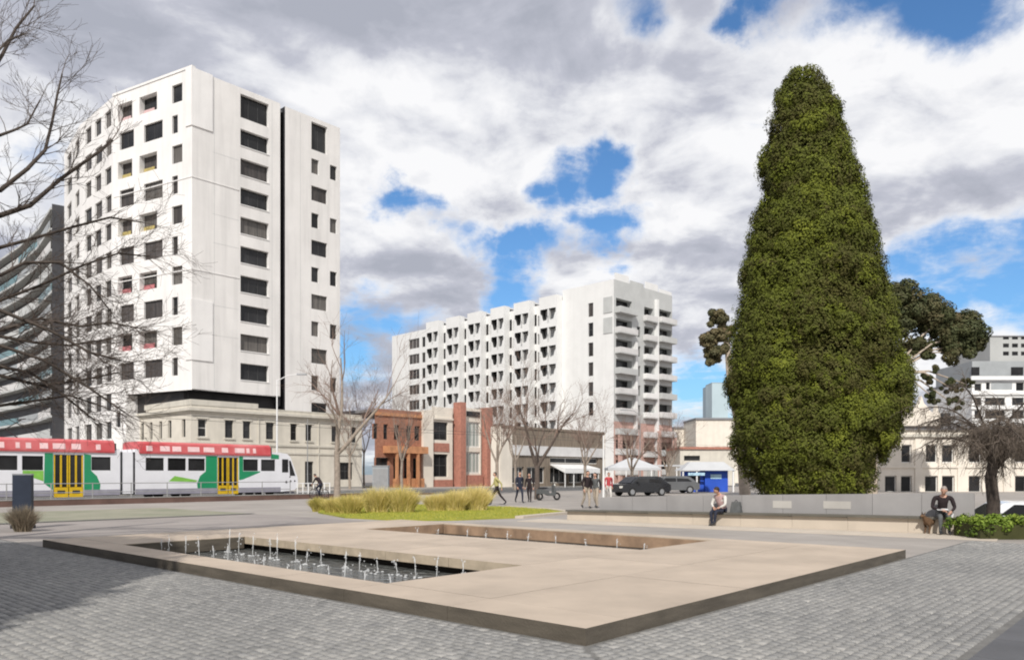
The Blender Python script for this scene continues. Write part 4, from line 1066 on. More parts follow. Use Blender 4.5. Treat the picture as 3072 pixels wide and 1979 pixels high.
tram_section(8.6, 19.6, [(9.2, 10.8), (11.1, 12.6), (12.9, 14.05), (14.27, 15.35), (17.95, 19.05)], [(15.88, 17.5)])
tram_section(20.5, 30.75, [(21.15, 22.3), (22.55, 23.75), (23.9, 25.05), (27.82, 28.95), (29.18, 30.3)], [(25.93, 27.46)])
b = MB(); prof = [(30.752, .34), (31.9, .46), (32.2, .75), (32.15, 1.35), (31.55, 2.85), (31.3, 3.08), (30.752, 3.16)]
b.extr(prof, -HWD, HWD); b.build('nose', M['trwhite'], tr)
b = MB(); b.extr([(32.06, 1.62), (32.07, 1.62), (31.66, 2.62), (31.65, 2.62)], -HWD+.12, HWD-.12); ws = b.build('windscreen', M['glass'], tr)
MB().box(30.85, 31.35, -HWD-.012, -HWD-.003, 1.75, 2.7).build('cab_side_window', M['glass'], tr)
b = MB(); b.extr([(31.5, 1.5), (31.95, 1.5), (31.55, 2.6), (31.42, 2.6)], -HWD-.010, -HWD-.003); b.build('windscreen_wrap', M['glass'], tr)
for k, (x, z, r_) in enumerate(((31.2, 1.05, .09), (31.55, 1.1, .07), (31.9, 1.12, .06), (31.5, 1.42, .05))): MB().tube([(x, -HWD-.014, z), (x, -HWD-.003, z)], r_, 12).build('front_marking', M['black'], tr)
for y in (-.8, .8): MB().tube([(32.1, y, .85), (32.24, y, .85)], .1, 12).build('headlight', M['lamp'], tr)
MB().box(31.2, 32.05, -HWD+.3, HWD-.3, .2, .35).build('bumper', M['trgrey'], tr)
# articulation
b = MB(); b.box(19.602, 20.498, -HWD+.02, HWD-.02, .40, 2.98); b.build('articulation', M['trwhite'], tr)
for x in (19.62, 20.38): MB().box(x, x+.1, -HWD-.01, -HWD+.019, .36, 3.0).build('articulation_seam', M['dark'], tr)
# roof fairings with printed pink lettering patches too blurred to read
for (x0, x1) in ((8.9, 19.25), (20.75, 29.9)):
    b = MB(); ch = .12; pr = [(-HWD+.02, 2.9), (-HWD+.0, 3.0), (-HWD+.06, 3.55), (-HWD+.3, 3.68), (HWD-.3, 3.68), (HWD-.06, 3.55), (HWD, 3.0)]
    n_p = len(pr); base = len(b.v)
    b.v += [(x0, y, z) for y, z in pr]+[(x1, y, z) for y, z in pr]
    b.f += [tuple(range(n_p)), tuple(range(2*n_p-1, n_p-1, -1))]+[(k, n_p+k, n_p+(k+1) % n_p, (k+1) % n_p) for k in range(n_p)]; b.m += [0]*(n_p+2)
    fr = b.build('roof_fairing', M['trred'], tr); fr.location = (0, -.10, 0); fr.location.z = .0
    xx = x0+.4; k = 0
    while xx < x1-.8:
        w = rng.uniform(.2, .8); zc = 3.08; b = MB()
        b.hexa([(xx, -HWD-.115, zc), (xx+w, -HWD-.115, zc), (xx+w, -HWD-.09, zc), (xx, -HWD-.09, zc)], [(xx, -HWD-.095+.045, zc+.36), (xx+w, -HWD-.095+.045, zc+.36), (xx+w, -HWD-.03, zc+.36), (xx, -HWD-.03, zc+.36)])
        b.build('fairing_print', M['trpink'], tr); xx += w+rng.uniform(.12, .9); k += 1
    MB().box(x1-.002+.003, x1+.12, -HWD, HWD-.2, 2.95, 3.5).build('fairing_end', M['dark'], tr)


def side_patch(name, pts, m, off=.006):
    b = MB(); b.extr(pts, -HWD-off, -HWD-.002); b.build(name, M[m], tr)


side_patch('green_panel', [(15.38, ZB+.75), (15.86, ZB+.34), (15.86, 2.84), (15.42, 2.84)], 'trgreen')
side_patch('green_panel', [(14.3, 1.62), (15.36, 1.2), (15.36, 1.82), (14.3, 1.82)], 'trlime')
side_patch('green_panel', [(17.53, .4), (18.4, .4), (18.45, 1.0), (18.25, 1.5), (17.93, 1.82), (17.93, 2.75), (17.53, 2.84)], 'trgreen')
side_patch('green_panel', [(24.55, .45), (25.9, .45), (25.9, 2.84), (25.1, 2.84), (25.09, 1.8), (24.7, 1.5), (24.5, 1.0)], 'trgreen')
side_patch('green_panel', [(27.5, 1.2), (27.8, 1.25), (29.1, 1.75), (29.1, 1.82), (27.8, 1.82), (27.8, 2.84), (27.5, 2.84)], 'trgreen')
side_patch('green_panel', [(29.95, 2.7), (30.6, 2.7), (30.6, 3.0), (30.0, 3.06)], 'trgreen')
side_patch('green_panel', [(22.6, 1.15), (24.4, 1.1), (24.55, 1.2), (23.0, 1.5)], 'trlime', .004)
for x in (10.2, 12.0, 22.2, 24.0, 28.6, 30.2):
    for y in (-.75, .75): MB().tube([(x, y-.05, .33), (x, y+.05, .33)], .32, 14).build('wheel', M['tyre'], tr)
b = MB(); b.tube([(14.5, 0, 3.65), (13.8, 0, 4.2), (14.6, 0, 4.75)], .035, 6); b.tube([(14.6, -.8, 4.78), (14.6, .8, 4.78)], .03, 6); b.build('pantograph', M['dark'], tr)

for k, (a_, lab) in enumerate(((51.4, 'thin overhead tram wire above the near track'), (55.2, 'thin overhead tram wire above the far track'))):
    t = thing('overhead_wire', lab, 'wire', uv(a_, 20, 5.6)); t['group'] = 'overhead tram wires'
    MB().tube([uv(a_, -20+i*20, 5.6-.12*(i % 2)) for i in range(9)], .014, 5).build('wire', M['black'], t)
# guard rail along the tram stop
gr = thing('tram_stop_guard_rail', 'thin grey guard rail along the tram stop edge', 'railing', uv(44.5, 10, .1), 0)
for k in range(11):
    x, y, _ = uv(44.5, 8+k*2.0); MB().tube([(x, y, .1), (x, y, 1.15)], .03, 6).build('post', M['rail'], gr)
for z in (.65, 1.12): MB().tube([uv(44.5, 8, z), uv(44.5, 28, z)], .022, 6).build('rail', M['rail'], gr)
fe = thing('white_picket_barrier', 'short white barrier at the end of the tram stop', 'barrier', uv(44.6, 30, 0), 0)
for k in range(7):
    x, y, _ = uv(44.6, 28.6+k*.42); MB().tube([(x, y, 0), (x, y, 1.05)], .04, 6).build('post', M['white'], fe)
for z in (.45, 1.0): MB().tube([uv(44.6, 28.6, z), uv(44.6, 31.12, z)], .03, 6).build('rail', M['white'], fe)


def lamp_pole(name, label, px, dep, ztop, arm, m='white', r=.09, head=True):
    p = at(px, HY, dep); t = thing(name, label, 'street lamp' if head else 'pole', (p.x, dep, 0))
    MB().tube([(p.x, dep, 0), (p.x, dep, ztop*.5), (p.x, dep, ztop)], [r, r*.8, r*.6], 8).build('pole', M[m], t)
    MB().tube([(p.x, dep, 0), (p.x, dep, .25)], r*1.7, 8).build('base', M[m], t)
    if head:
        MB().tube([(p.x, dep, ztop-.1), (p.x+arm*.5, dep, ztop+.35), (p.x+arm, dep, ztop+.45)], .04, 6).build('arm', M[m], t)
        a = arm/abs(arm); MB().box(min(p.x+arm, p.x+arm+a*.8), max(p.x+arm, p.x+arm+a*.8), dep-.15, dep+.15, ztop+.40, ztop+.52).build('lamp_head', M['steel'], t)
    return t


lamp_pole('street_lamp', 'tall white street lamp in front of the cream heritage building', 277, 66, 9.6, 1.7)
lamp_pole('sign_pole', 'thin white pole standing behind the left end of the bench wall', 603.5, 40, 3.6, 0, head=False, r=.06)
lamp_pole('sign_pole', 'thin grey pole before the window of the cream heritage building', 307.5, 62, 6.0, 0, 'rail', .05, head=False)
lamp_pole('street_lamp', 'grey street lamp before the white apartments, right of the white pole', 640, 95, 9.0, -1.6, 'rail')

# dark information pillar at the left with a dry clump before it
p = gnd(24, 529); ip = thing('information_pillar', 'dark blue information pillar at the left edge of the square', 'sign', ((23-CX)/FPX*(p.y+.5), p.y+.5, 0), local=True)
b = MB(); b.box(-.28, .28, -.06, .06, .10, 1.58); b.build('panel', M['signpanel'], ip); MB().box(-.32, .32, -.1, .1, 0, .10).build('foot', M['dark'], ip); MB().box(-.285, .285, -.065, .065, 1.582, 1.62).build('cap', M['steel'], ip)

# ------------------------------------------------------------------ plants
def tubes_mesh(name, segs, m, sides=4, org=(0, 0, 0)):
    s = np.array([(*a, *b_, r0, r1) for a, b_, r0, r1 in segs]); p0, p1, r0, r1 = s[:, :3]-np.array(org), s[:, 3:6]-np.array(org), s[:, 6], s[:, 7]
    t = p1-p0; L_ = np.linalg.norm(t, axis=1, keepdims=True)+1e-9; t = t/L_
    ref = np.where(np.abs(t[:, 2:3]) < .9, np.array([[0, 0, 1.0]]), np.array([[1.0, 0, 0]])); e1 = np.cross(t, ref); e1 /= np.linalg.norm(e1, axis=1, keepdims=True); e2 = np.cross(t, e1)
    vs = []
    for (p, r) in ((p0, r0), (p1+t*r1[:, None]*.5, r1)):
        for k in range(sides):
            a = 2*np.pi*k/sides; vs.append(p+(e1*math.cos(a)+e2*math.sin(a))*r[:, None])
    v = np.stack(vs, 1).reshape(-1, 3); i0 = np.arange(len(s))*2*sides
    f = np.concatenate([np.stack([i0+k, i0+(k+1) % sides, i0+sides+(k+1) % sides, i0+sides+k], 1) for k in range(sides)])
    return fast_mesh(name, v, f, [m], smooth=True)


def grow(R_, p, d, Ln, r, lvl, mx, out, spread=.7, ratio=.62, up=.08, wander=.18, nseg=5, kids=(3, 5), droop=0.0, rmin=.004, start=.25):
    d = np.array(d, float); d /= np.linalg.norm(d); p = np.array(p, float)
    nk = R_.integers(kids[0], kids[1]+1) if lvl < mx else 0
    at_k = sorted(R_.uniform(start, 1.0, nk)) if nk else []
    ki = 0
    for i in range(nseg):
        d = d+R_.normal(0, wander, 3)+np.array((0, 0, up-droop*(i/nseg))); d /= np.linalg.norm(d)
        q = p+d*Ln/nseg; ra = max(rmin, r*(1-.75*i/nseg)); rb = max(rmin*.8, r*(1-.75*(i+1)/nseg)); out.append((p, q, ra, rb, lvl))
        while ki < nk and at_k[ki] <= (i+1)/nseg+1e-6:
            t = at_k[ki]*nseg-i; c = p+(q-p)*np.clip(t, 0, 1); s = R_.normal(0, 1, 3); s -= d*np.dot(s, d); s /= np.linalg.norm(s)+1e-9
            a = spread*R_.uniform(.7, 1.25); nd = d*math.cos(a)+s*math.sin(a)
            grow(R_, c, nd, Ln*ratio*R_.uniform(.75, 1.2), max(rmin, ra*.62), lvl+1, mx, out, spread, ratio, up, wander, max(3, nseg-1), kids, droop, rmin, .15); ki += 1
        p = q
    return p


def build_tree(name, label, base, out, m_trunk, m_twig, cut=2, group=None):
    t = thing(name, label, 'tree', tuple(base), group=group)
    a = [s[:4] for s in out if s[4] < cut]; c = [s[:4] for s in out if s[4] >= cut]
    link('trunk', tubes_mesh('trunk', a, m_trunk, 7, base), t)
    if c: link('crown', tubes_mesh('crown', c, m_twig, 3, base), t)
    return t


# the big bare tree whose branches reach in from the left
R_ = np.random.default_rng(11); out = []; TB = np.array((-14.2, 15.6, 0.0))
tp_ = [TB, np.array((-14.1, 15.6, 2.0)), np.array((-13.8, 15.5, 3.6)), np.array((-13.6, 15.4, 6.5)), np.array((-13.2, 15.4, 9.5))]
for i in range(4): out.append((tp_[i], tp_[i+1], (.34, .27, .23, .17)[i], (.27, .23, .17, .1)[i], 0))
limbs = [([(0, 215), (30, 205), (60, 179), (98, 152), (112, 140)], 15.2, .062, 3), ([(0, 190), (28, 168), (45, 150), (52, 122), (57, 96), (62, 74)], 14.6, .048, 3),
         ([(0, 247), (30, 239), (75, 226), (110, 217), (135, 221)], 15.8, .045, 2), ([(0, 330), (40, 318), (80, 326), (110, 322), (140, 328)], 15.0, .04, 2),
         ([(0, 345), (45, 360), (90, 388), (125, 412)], 14.6, .042, 2), ([(0, 300), (40, 285), (85, 264), (118, 253), (150, 256)], 16.2, .04, 2), ([(0, 135), (14, 130), (27, 124), (40, 100)], 14.4, .035, 4),
         ([(-20, 90), (2, 55), (16, 28), (34, 6)], 15.0, .05, 3), ([(-10, 60), (8, 40), (24, 34)], 14.0, .03, 3), ([(0, 375), (40, 385), (80, 380), (118, 372)], 15.4, .045, 2), ([(0, 310), (50, 330), (90, 352), (120, 360)], 14.2, .045, 2),
         ([(-5, 365), (30, 372), (60, 392), (95, 420)], 15.1, .045, 2), ([(-5, 335), (35, 342), (70, 345), (112, 338)], 15.6, .045, 2), ([(0, 405), (35, 400), (70, 395), (100, 405)], 15.9, .04, 2), ([(0, 275), (25, 262), (60, 262), (90, 285), (110, 310)], 14.9, .04, 2)]
for pts, dep, r, ti in limbs:
    w = [np.array(at(x, y, dep+.25*k)) for k, (x, y) in enumerate(pts)]; st = tp_[ti if ti < 4 else 3]+np.array((0, 0, R_.uniform(-.4, .4)))
    mid = (st+w[0])/2+np.array((0, 0, .15)); chain = [st, mid]+w
    for i in range(len(chain)-1):
        ra = r*(1.1-.88*i/len(chain)); rb = r*(1.1-.88*(i+1)/len(chain)); out.append((chain[i], chain[i+1], ra, rb, 1))
        if i >= 1:
            dvec = chain[i+1]-chain[i]; L_ = np.linalg.norm(dvec); dn_ = dvec/L_
            for q in range(3 if pts[0][1] < 270 else 8):
                c = chain[i]+dvec*R_.uniform(0, 1); s = R_.normal(0, 1, 3); s -= dn_*np.dot(s, dn_); s /= np.linalg.norm(s); a = R_.uniform(.4, .95)
                grow(R_, c, dn_*math.cos(a)+s*math.sin(a), R_.uniform(.45, .95), max(.009, rb*.42), 2, 4, out, .6, .62, .05, .16, 4, (3, 4), 0, .0032)
    grow(R_, chain[-1], chain[-1]-chain[-2], .75, r*.25, 2, 4, out, .55, .65, .02, .15, 4, (3, 5), 0, .0032)
build_tree('bare_plane_tree', 'large bare tree reaching dark twiggy branches in from the left edge', TB, out, M['barkd'], M['bark'], 2)

# bare street trees
R_ = np.random.default_rng(23)
def street_tree(label, px, dep, h, r, limbs_, mt, mw, mx=4, kids=(3, 5), lr=.55, name='bare_street_tree', fork=.34):
    p = at(px, HY, dep); base = np.array((p.x, dep, 0.0)); out = []; f = base+np.array((0, 0, h*fork))
    out.append((base, base+np.array((R_.normal(0, .05), 0, h*fork*.5)), r, r*.85, 0)); out.append((out[-1][1], f, r*.85, r*.8, 0))
    for (dx, dy, dz, L_, rr) in limbs_: grow(R_, f-np.array((0, 0, .1)), (dx, dy, dz), L_*h, r*rr, 1, mx, out, .62, lr, .05, .10, 6, kids, 0, .006, .3)
    return build_tree(name, label, base, out, mt, mw, 2)
street_tree('bare forked tree with a pale trunk beside the straw grasses', 337, 45, 8.4, .21, [(-.06, 0, 1, .68, .72), (.85, .1, .95, .62, .62), (.25, -.4, 1, .45, .4)], M['barkl'], M['twigp'], 4, (3, 5))
street_tree('bare V-forked tree in front of the low shop row', 537, 50, 7.6, .19, [(-.55, 0, 1, .55, .68), (.62, .1, .9, .55, .68), (.1, .5, 1, .45, .45), (-.15, -.5, .8, .4, .4)], M['bark'], M['twigp'], 4, (4, 6), .6, fork=.28)
for (lab, px, dep, h, n_) in (('pinkish bare tree close behind the cream building, left of the brick shop', 364, 112, 13.5, 1), ('pinkish bare tree above the brick shop roof', 392, 120, 14.0, 2), ('hazy bare tree just right of the brick piers', 497, 62, 7.5, 3),
                         ('small bare tree left of the white sign pole', 585, 70, 7.0, 4), ('thin bare tree before the pink lower storeys', 632, 64, 5.6, 5), ('thin bare tree left of the blue kiosk', 668, 66, 5.2, 6), ('small bare tree before the orange brick shop', 402, 80, 8.5, 7),
                         ('wispy bare tree between the tower and the white apartments', 350, 84, 10.5, 8), ('slim bare tree before the brick piers and shops', 515, 80, 8.5, 9)):
    street_tree(lab, px, dep, h, .16, [(-.4, .1, 1, .55, .6), (.45, 0, 1, .55, .6), (.05, .4, 1, .6, .55), (-.1, -.45, 1, .5, .5)], M['barkl'], M['twigp'], 4, (4, 6), .6)

# weeping tree at the right
R_ = np.random.default_rng(5); out = []; pb = at(993, HY, 21.6); WB = np.array((pb.x, 21.6, 0.0))
tk = [WB, WB+np.array((.02, 0, .8)), WB+np.array((-.03, .05, 1.5)), WB+np.array((.08, .05, 2.15))]
for i in range(3): out.append((tk[i], tk[i+1], (.19, .165, .15)[i], (.165, .15, .13)[i], 0))
for k in range(26):
    a = 2*math.pi*k/26+R_.uniform(-.15, .15); st = tk[3]-np.array((0, 0, R_.uniform(0, .45))); Ln = R_.uniform(1.3, 2.25)
    d = np.array((math.cos(a), math.sin(a), R_.uniform(.9, 3.6))); d /= np.linalg.norm(d)
    p = st; rr = .06
    for i in range(10):
        q = p+d*(Ln*1.25/10); out.append((p, q, rr, rr*.85, 1)); rr *= .85
        if i >= 2:
            for _ in range(5):
                s = R_.normal(0, 1, 3)*np.array((1, 1, .4)); nd = d*.4+s*.5+np.array((0, 0, -.15))
                grow(R_, p+(q-p)*R_.random(), nd, R_.uniform(.35, .75), .011, 2, 3, out, .7, .6, -.08, .2, 5, (3, 4), .5, .0046)
        d = d+np.array((R_.normal(0, .06), R_.normal(0, .06), -.17-.014*i)); d /= np.linalg.norm(d); p = q
build_tree('weeping_tree', 'brown leafless weeping tree with an umbrella crown at the right edge', WB, out, M['barkd'], M['palmtwig'], 2)


def leaf_quads(c, nrm, size, R_, asp=.55):
    n = len(c); nrm = nrm/(np.linalg.norm(nrm, axis=1, keepdims=True)+1e-9); t = R_.normal(0, 1, (n, 3)); t -= nrm*np.sum(t*nrm, 1, keepdims=True); t /= np.linalg.norm(t, axis=1, keepdims=True)+1e-9
    b_ = np.cross(nrm, t); s = size[:, None]
    v = np.stack([c-t*s, c-b_*s*asp+nrm*s*.15, c+t*s, c+b_*s*asp+nrm*s*.15], 1).reshape(-1, 3)
    return v, (np.arange(n)*4)[:, None]+np.arange(4)[None]


def clumps(R_, cen, rad, per, size, tint, shape=(1, 1, .85), nb=None):
    """leaf quads spread through the shells of many clumps"""
    n = len(cen); u = R_.normal(0, 1, (n, per, 3)); u /= np.linalg.norm(u, axis=2, keepdims=True)
    rr = (.55+.5*R_.random((n, per, 1))**.6); p = cen[:, None]+u*rr*rad[:, None, None]*np.array(shape)
    nr = u*(1 if nb is None else .55)+R_.normal(0, .32, u.shape)+np.array((0, 0, .30))+(0 if nb is None else nb[:, None]*.9)
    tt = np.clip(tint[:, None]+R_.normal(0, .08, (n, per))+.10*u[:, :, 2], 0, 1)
    v, f = leaf_quads(p.reshape(-1, 3), nr.reshape(-1, 3), (size*R_.uniform(.6, 1.3, (n, per))).reshape(-1), R_)
    return v, f, tt.reshape(-1)


VM = .4283*42/FPX
prof = [(165, 1832, 1922), (190, 1818, 1936), (250, 1797, 1957), (300, 1785, 1972), (340, 1774, 1990), (390, 1768, 2004), (430, 1765, 2012), (462, 1776, 2020), (520, 1752, 2034), (600, 1738, 2060), (650, 1728, 2076), (700, 1714, 2087), (760, 1702, 2094), (830, 1702, 2112), (880, 1700, 2138),
        (920, 1700, 2146), (960, 1700, 2132), (1000, 1700, 2112), (1060, 1714, 2084), (1100, 1732, 2062), (1150, 1790, 2030), (1168, 1830, 1990)]
pz, pcx, prd = [], [], []
for (yv, xa, xb) in prof[::-1]:
    t1, t2 = math.atan((xa*.4283-CX)/FPX), math.atan((xb*.4283-CX)/FPX); tc_ = (t1+t2)/2; dist_ = 42/math.cos(tc_)
    pz.append(EYE-(yv*.4283-HY)/FPX*42); pcx.append(42*math.tan(tc_)); prd.append(dist_*math.sin((t2-t1)/2))
pz, pcx, prd = map(np.array, (pz, pcx, prd))


def evergreen(name, label, base, zs, cxs, rds, nlump, ntuft, per, size, R_, lumpr=1.15):
    t = thing(name, label, 'tree', tuple(base))
    def shell(n):
        z = zs[0]+(zs[-1]-zs[0])*R_.uniform(0, 1, n*4); rr = np.interp(z, zs, rds); keep = R_.random(len(z)) < rr/rds.max(); z, rr = z[keep][:n], rr[keep][:n]
        a = R_.uniform(0, 2*np.pi, len(z)); return z, rr, a
    zl, rl, al = shell(nlump); lr = lumpr*R_.uniform(.45, 1.25, len(zl))*np.clip(rl/2.6, .5, 1.1); dl = np.maximum(rl-lr*.88, 0)*R_.uniform(.88, 1.04, len(zl))
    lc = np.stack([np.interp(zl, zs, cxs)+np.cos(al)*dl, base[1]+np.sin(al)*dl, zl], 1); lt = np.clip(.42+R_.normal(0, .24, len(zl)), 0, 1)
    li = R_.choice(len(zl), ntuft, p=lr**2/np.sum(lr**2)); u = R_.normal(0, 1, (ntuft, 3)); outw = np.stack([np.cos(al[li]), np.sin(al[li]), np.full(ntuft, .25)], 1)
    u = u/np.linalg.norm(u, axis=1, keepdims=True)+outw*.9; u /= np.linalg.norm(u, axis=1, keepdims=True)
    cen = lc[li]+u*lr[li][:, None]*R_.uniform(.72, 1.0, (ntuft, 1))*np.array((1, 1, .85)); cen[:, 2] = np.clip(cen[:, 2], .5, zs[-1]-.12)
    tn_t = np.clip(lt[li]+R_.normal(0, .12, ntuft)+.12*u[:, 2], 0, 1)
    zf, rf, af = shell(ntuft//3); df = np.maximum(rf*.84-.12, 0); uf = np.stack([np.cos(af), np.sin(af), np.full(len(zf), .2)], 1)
    cen = np.concatenate([cen, np.stack([np.interp(zf, zs, cxs)+np.cos(af)*df, base[1]+np.sin(af)*df, np.minimum(zf, zs[-1]-.3)], 1)]); u = np.concatenate([u, uf]); tn_t = np.concatenate([tn_t, np.clip(.12+R_.normal(0, .1, len(zf)), 0, 1)]); ntuft = len(cen)  # fill tufts between the lobes: shade of the hollows put into a darker tint
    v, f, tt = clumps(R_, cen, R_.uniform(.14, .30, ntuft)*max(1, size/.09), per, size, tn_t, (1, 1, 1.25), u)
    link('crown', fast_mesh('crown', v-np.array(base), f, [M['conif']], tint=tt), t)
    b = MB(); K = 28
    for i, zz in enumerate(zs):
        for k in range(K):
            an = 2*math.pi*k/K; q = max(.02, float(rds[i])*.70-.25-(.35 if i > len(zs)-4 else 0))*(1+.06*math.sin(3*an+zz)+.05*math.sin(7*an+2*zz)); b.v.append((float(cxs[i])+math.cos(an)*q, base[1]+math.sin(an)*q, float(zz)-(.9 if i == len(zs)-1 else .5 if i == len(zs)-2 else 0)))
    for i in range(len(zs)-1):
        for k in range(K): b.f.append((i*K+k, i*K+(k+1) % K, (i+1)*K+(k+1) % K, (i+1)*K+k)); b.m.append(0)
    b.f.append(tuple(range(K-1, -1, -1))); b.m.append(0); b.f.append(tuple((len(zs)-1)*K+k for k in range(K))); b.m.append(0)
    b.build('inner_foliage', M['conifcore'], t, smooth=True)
    MB().tube([(base[0], base[1], 0), (base[0], base[1], zs[0]+.5), (float(cxs[len(zs)//2]), base[1], float(zs[len(zs)//2]))], [.55, .42, .2], 9).build('trunk', M['barkd'], t)
    return t


evergreen('evergreen_tree', 'huge dense conical evergreen tree towering behind the bench wall', (float(pcx[2]), 42.0, 0.0), pz, pcx, prd, 430, 17500, 36, .066, np.random.default_rng(3), 1.35)
# its twin stands out of frame to the left and throws the shadow on the setts
zs = np.array([.4, 2, 5, 9.6, 12.8, 14.0, 14.8, 15.4]); rd = np.array([4.8, 6.2, 6.6, 5.6, 3.9, 3.0, 2.1, 1.0]); bx_ = -13.0
evergreen('evergreen_tree', 'second conical evergreen outside the left edge, seen only by its shadow on the setts', (bx_, -.6, 0.0), zs, np.full(8, bx_), rd, 200, 1500, 30, .2, np.random.default_rng(4), 1.6)


def gum(label, dep, blobs, m, trunk_px, trunk, R_, per=150):
    p = at(trunk_px, HY, dep); base = np.array((p.x, dep, 0.0)); t = thing('gum_tree', label, 'tree', tuple(base)); cen = []; rad = []
    segs = []; top = None
    for (x, y, r, n) in blobs:
        c = np.array(at(x, y, dep)); rm = r/FPX*dep
        for k in range(n):
            u = R_.normal(0, 1, 3); u /= np.linalg.norm(u); u[2] = abs(u[2]) if R_.random() < .3 else u[2]; sp_ = 1.5 if r < 9.5 and m is M['gum'] else 1.0; cen.append(c+u*rm*sp_*R_.uniform(.35, .9)*np.array((1, .9, 1.0))); rad.append(rm*R_.uniform(.30, .52)/(sp_**1.3))
        j = np.array(at(trunk[-1][0], trunk[-1][1], dep)); mid = (j+c)/2+np.array((0, R_.normal(0, .5), .6)); segs += [(j, mid, .10, .07), (mid, c, .07, .03)]
    cen, rad = np.array(cen), np.array(rad); v, f, tt = clumps(R_, cen, rad, per*2, .12, np.clip(.45+R_.normal(0, .22, len(cen)), 0, 1))
    link('crown', fast_mesh('crown', v-base, f, [m], tint=tt), t)
    w = [base]+[np.array(at(x, y, dep)) for x, y in trunk]
    for i in range(len(w)-1): segs.append((w[i], w[i+1], .42*(1-.18*i), .42*(1-.18*(i+1))))
    link('trunk', tubes_mesh('trunk', segs, M['gumbark'], 7, base), t)


R_ = np.random.default_rng(9)
gum('dark olive gum tree crowns rising behind the right side of the evergreen', 60, [(905, 303, 22, 42), (925, 315, 24, 46), (897, 328, 18, 22), (941, 333, 15, 18), (963, 333, 21, 42), (955, 350, 16, 18), (976, 342, 12, 12), (930, 352, 10, 8), (915, 345, 12, 10), (945, 316, 10, 10), (930, 376, 8, 16), (933, 397, 7, 14), (952, 388, 8, 16), (953, 403, 7, 12), (967, 384, 6, 10)], M['gum'], 872, [(872, 430), (884, 395), (893, 372)], R_)
gum('pale limbed gum tree showing left of the evergreen', 56, [(718, 320, 11, 18), (711, 338, 10, 16), (713, 356, 10, 16), (725, 335, 11, 14), (722, 352, 9, 10)], M['gum2'], 745, [(740, 430), (730, 380), (727, 340)], R_, 110)

# hedge at the right edge
R_ = np.random.default_rng(12); h0 = gnd(979, 539.5); n = 260
hx = R_.uniform(0, 3.6, n); hy = R_.uniform(0, 1.25, n); cen = np.stack([h0.x+.15+hx-hy*.1, h0.y+.15+hy, (.10+.40*np.sqrt(R_.random(n)))], 1)
v, f, tt = clumps(R_, cen, R_.uniform(.09, .17, n), 60, .04, np.clip(.5+R_.normal(0, .22, n), 0, 1))
hd = thing('clipped_hedge', 'low bright green hedge at the right edge under the weeping tree', 'hedge', (h0.x, h0.y, 0)); link('foliage', fast_mesh('foliage', v-np.array((h0.x, h0.y, 0)), f, [M['hedge']], tint=tt), hd)
MB().box(h0.x+.15, h0.x+3.7, h0.y+.2, h0.y+1.35, 0, .36).build('inner_foliage', M['conifcore'], hd)


# straw-coloured ornamental grasses along the back of the lawn
def tussock(label, px, py, wpx, hpx, n, m='straw', tl=(.15, .95), group='ornamental grass clumps', name='ornamental_grass', cat='grass clump'):
    c = gnd(px, py); dep = c.y; w = wpx/FPX*dep/2; h = hpx/FPX*dep; t = thing(name, label, cat, tuple(c), group=group)
    a = rng.uniform(0, 2*np.pi, n); r = np.sqrt(rng.random(n))*w*.62; base = np.stack([c.x+np.cos(a)*r, c.y+np.sin(a)*r*.6, np.full(n, .0)], 1)
    hh = h*rng.uniform(.70, 1.12, n)*(1-.75*(r/w)**2); tint = np.clip(rng.uniform(tl[0], tl[1], n)+.1*np.cos(a), 0, 1)
    blades(base, hh, np.full(n, .011), rng.uniform(.15, .8, n)*h*(.15+1.0*r/w), tint, M[m], 'blades', t, segs=3, ang=a+rng.normal(0, .5, n))


for i, (px, py, w, h, tl, lab) in enumerate(((318, 511, 15, 14, (0, .5), 'short green tussock at the far left of the grass row'), (334, 513, 22, 16, (.1, .75), 'small reddish straw tussock at the foot of the pale forked trunk'), (350, 514, 26, 20, (.05, .7), 'olive straw tussock right of the pale forked trunk'),
        (377, 512.5, 30, 25, (.1, .95), 'tall golden tussock, leftmost of the big pair in the middle'), (402, 512.5, 32, 26, (.05, .9), 'tall golden tussock with a green base, right of the big middle pair'),
        (437, 511, 26, 18, (.2, .9), 'lower tan tussock just left of the tallest right-hand clump'), (455, 511, 26, 21, (.2, .95), 'golden tussock in the middle of the right-hand clump'), (476, 510.5, 30, 25, (.25, 1), 'pale golden tussock at the right end of the grass row'))):
    tussock(lab, px, py, w*1.12, h*1.2, 2300, tl=tl)
tussock('brown dry tuft at the foot of the dark information pillar', 23, 531, 26, 30, 1300, 'rushes', (.1, 1), None, 'dry_shrub', 'shrub')

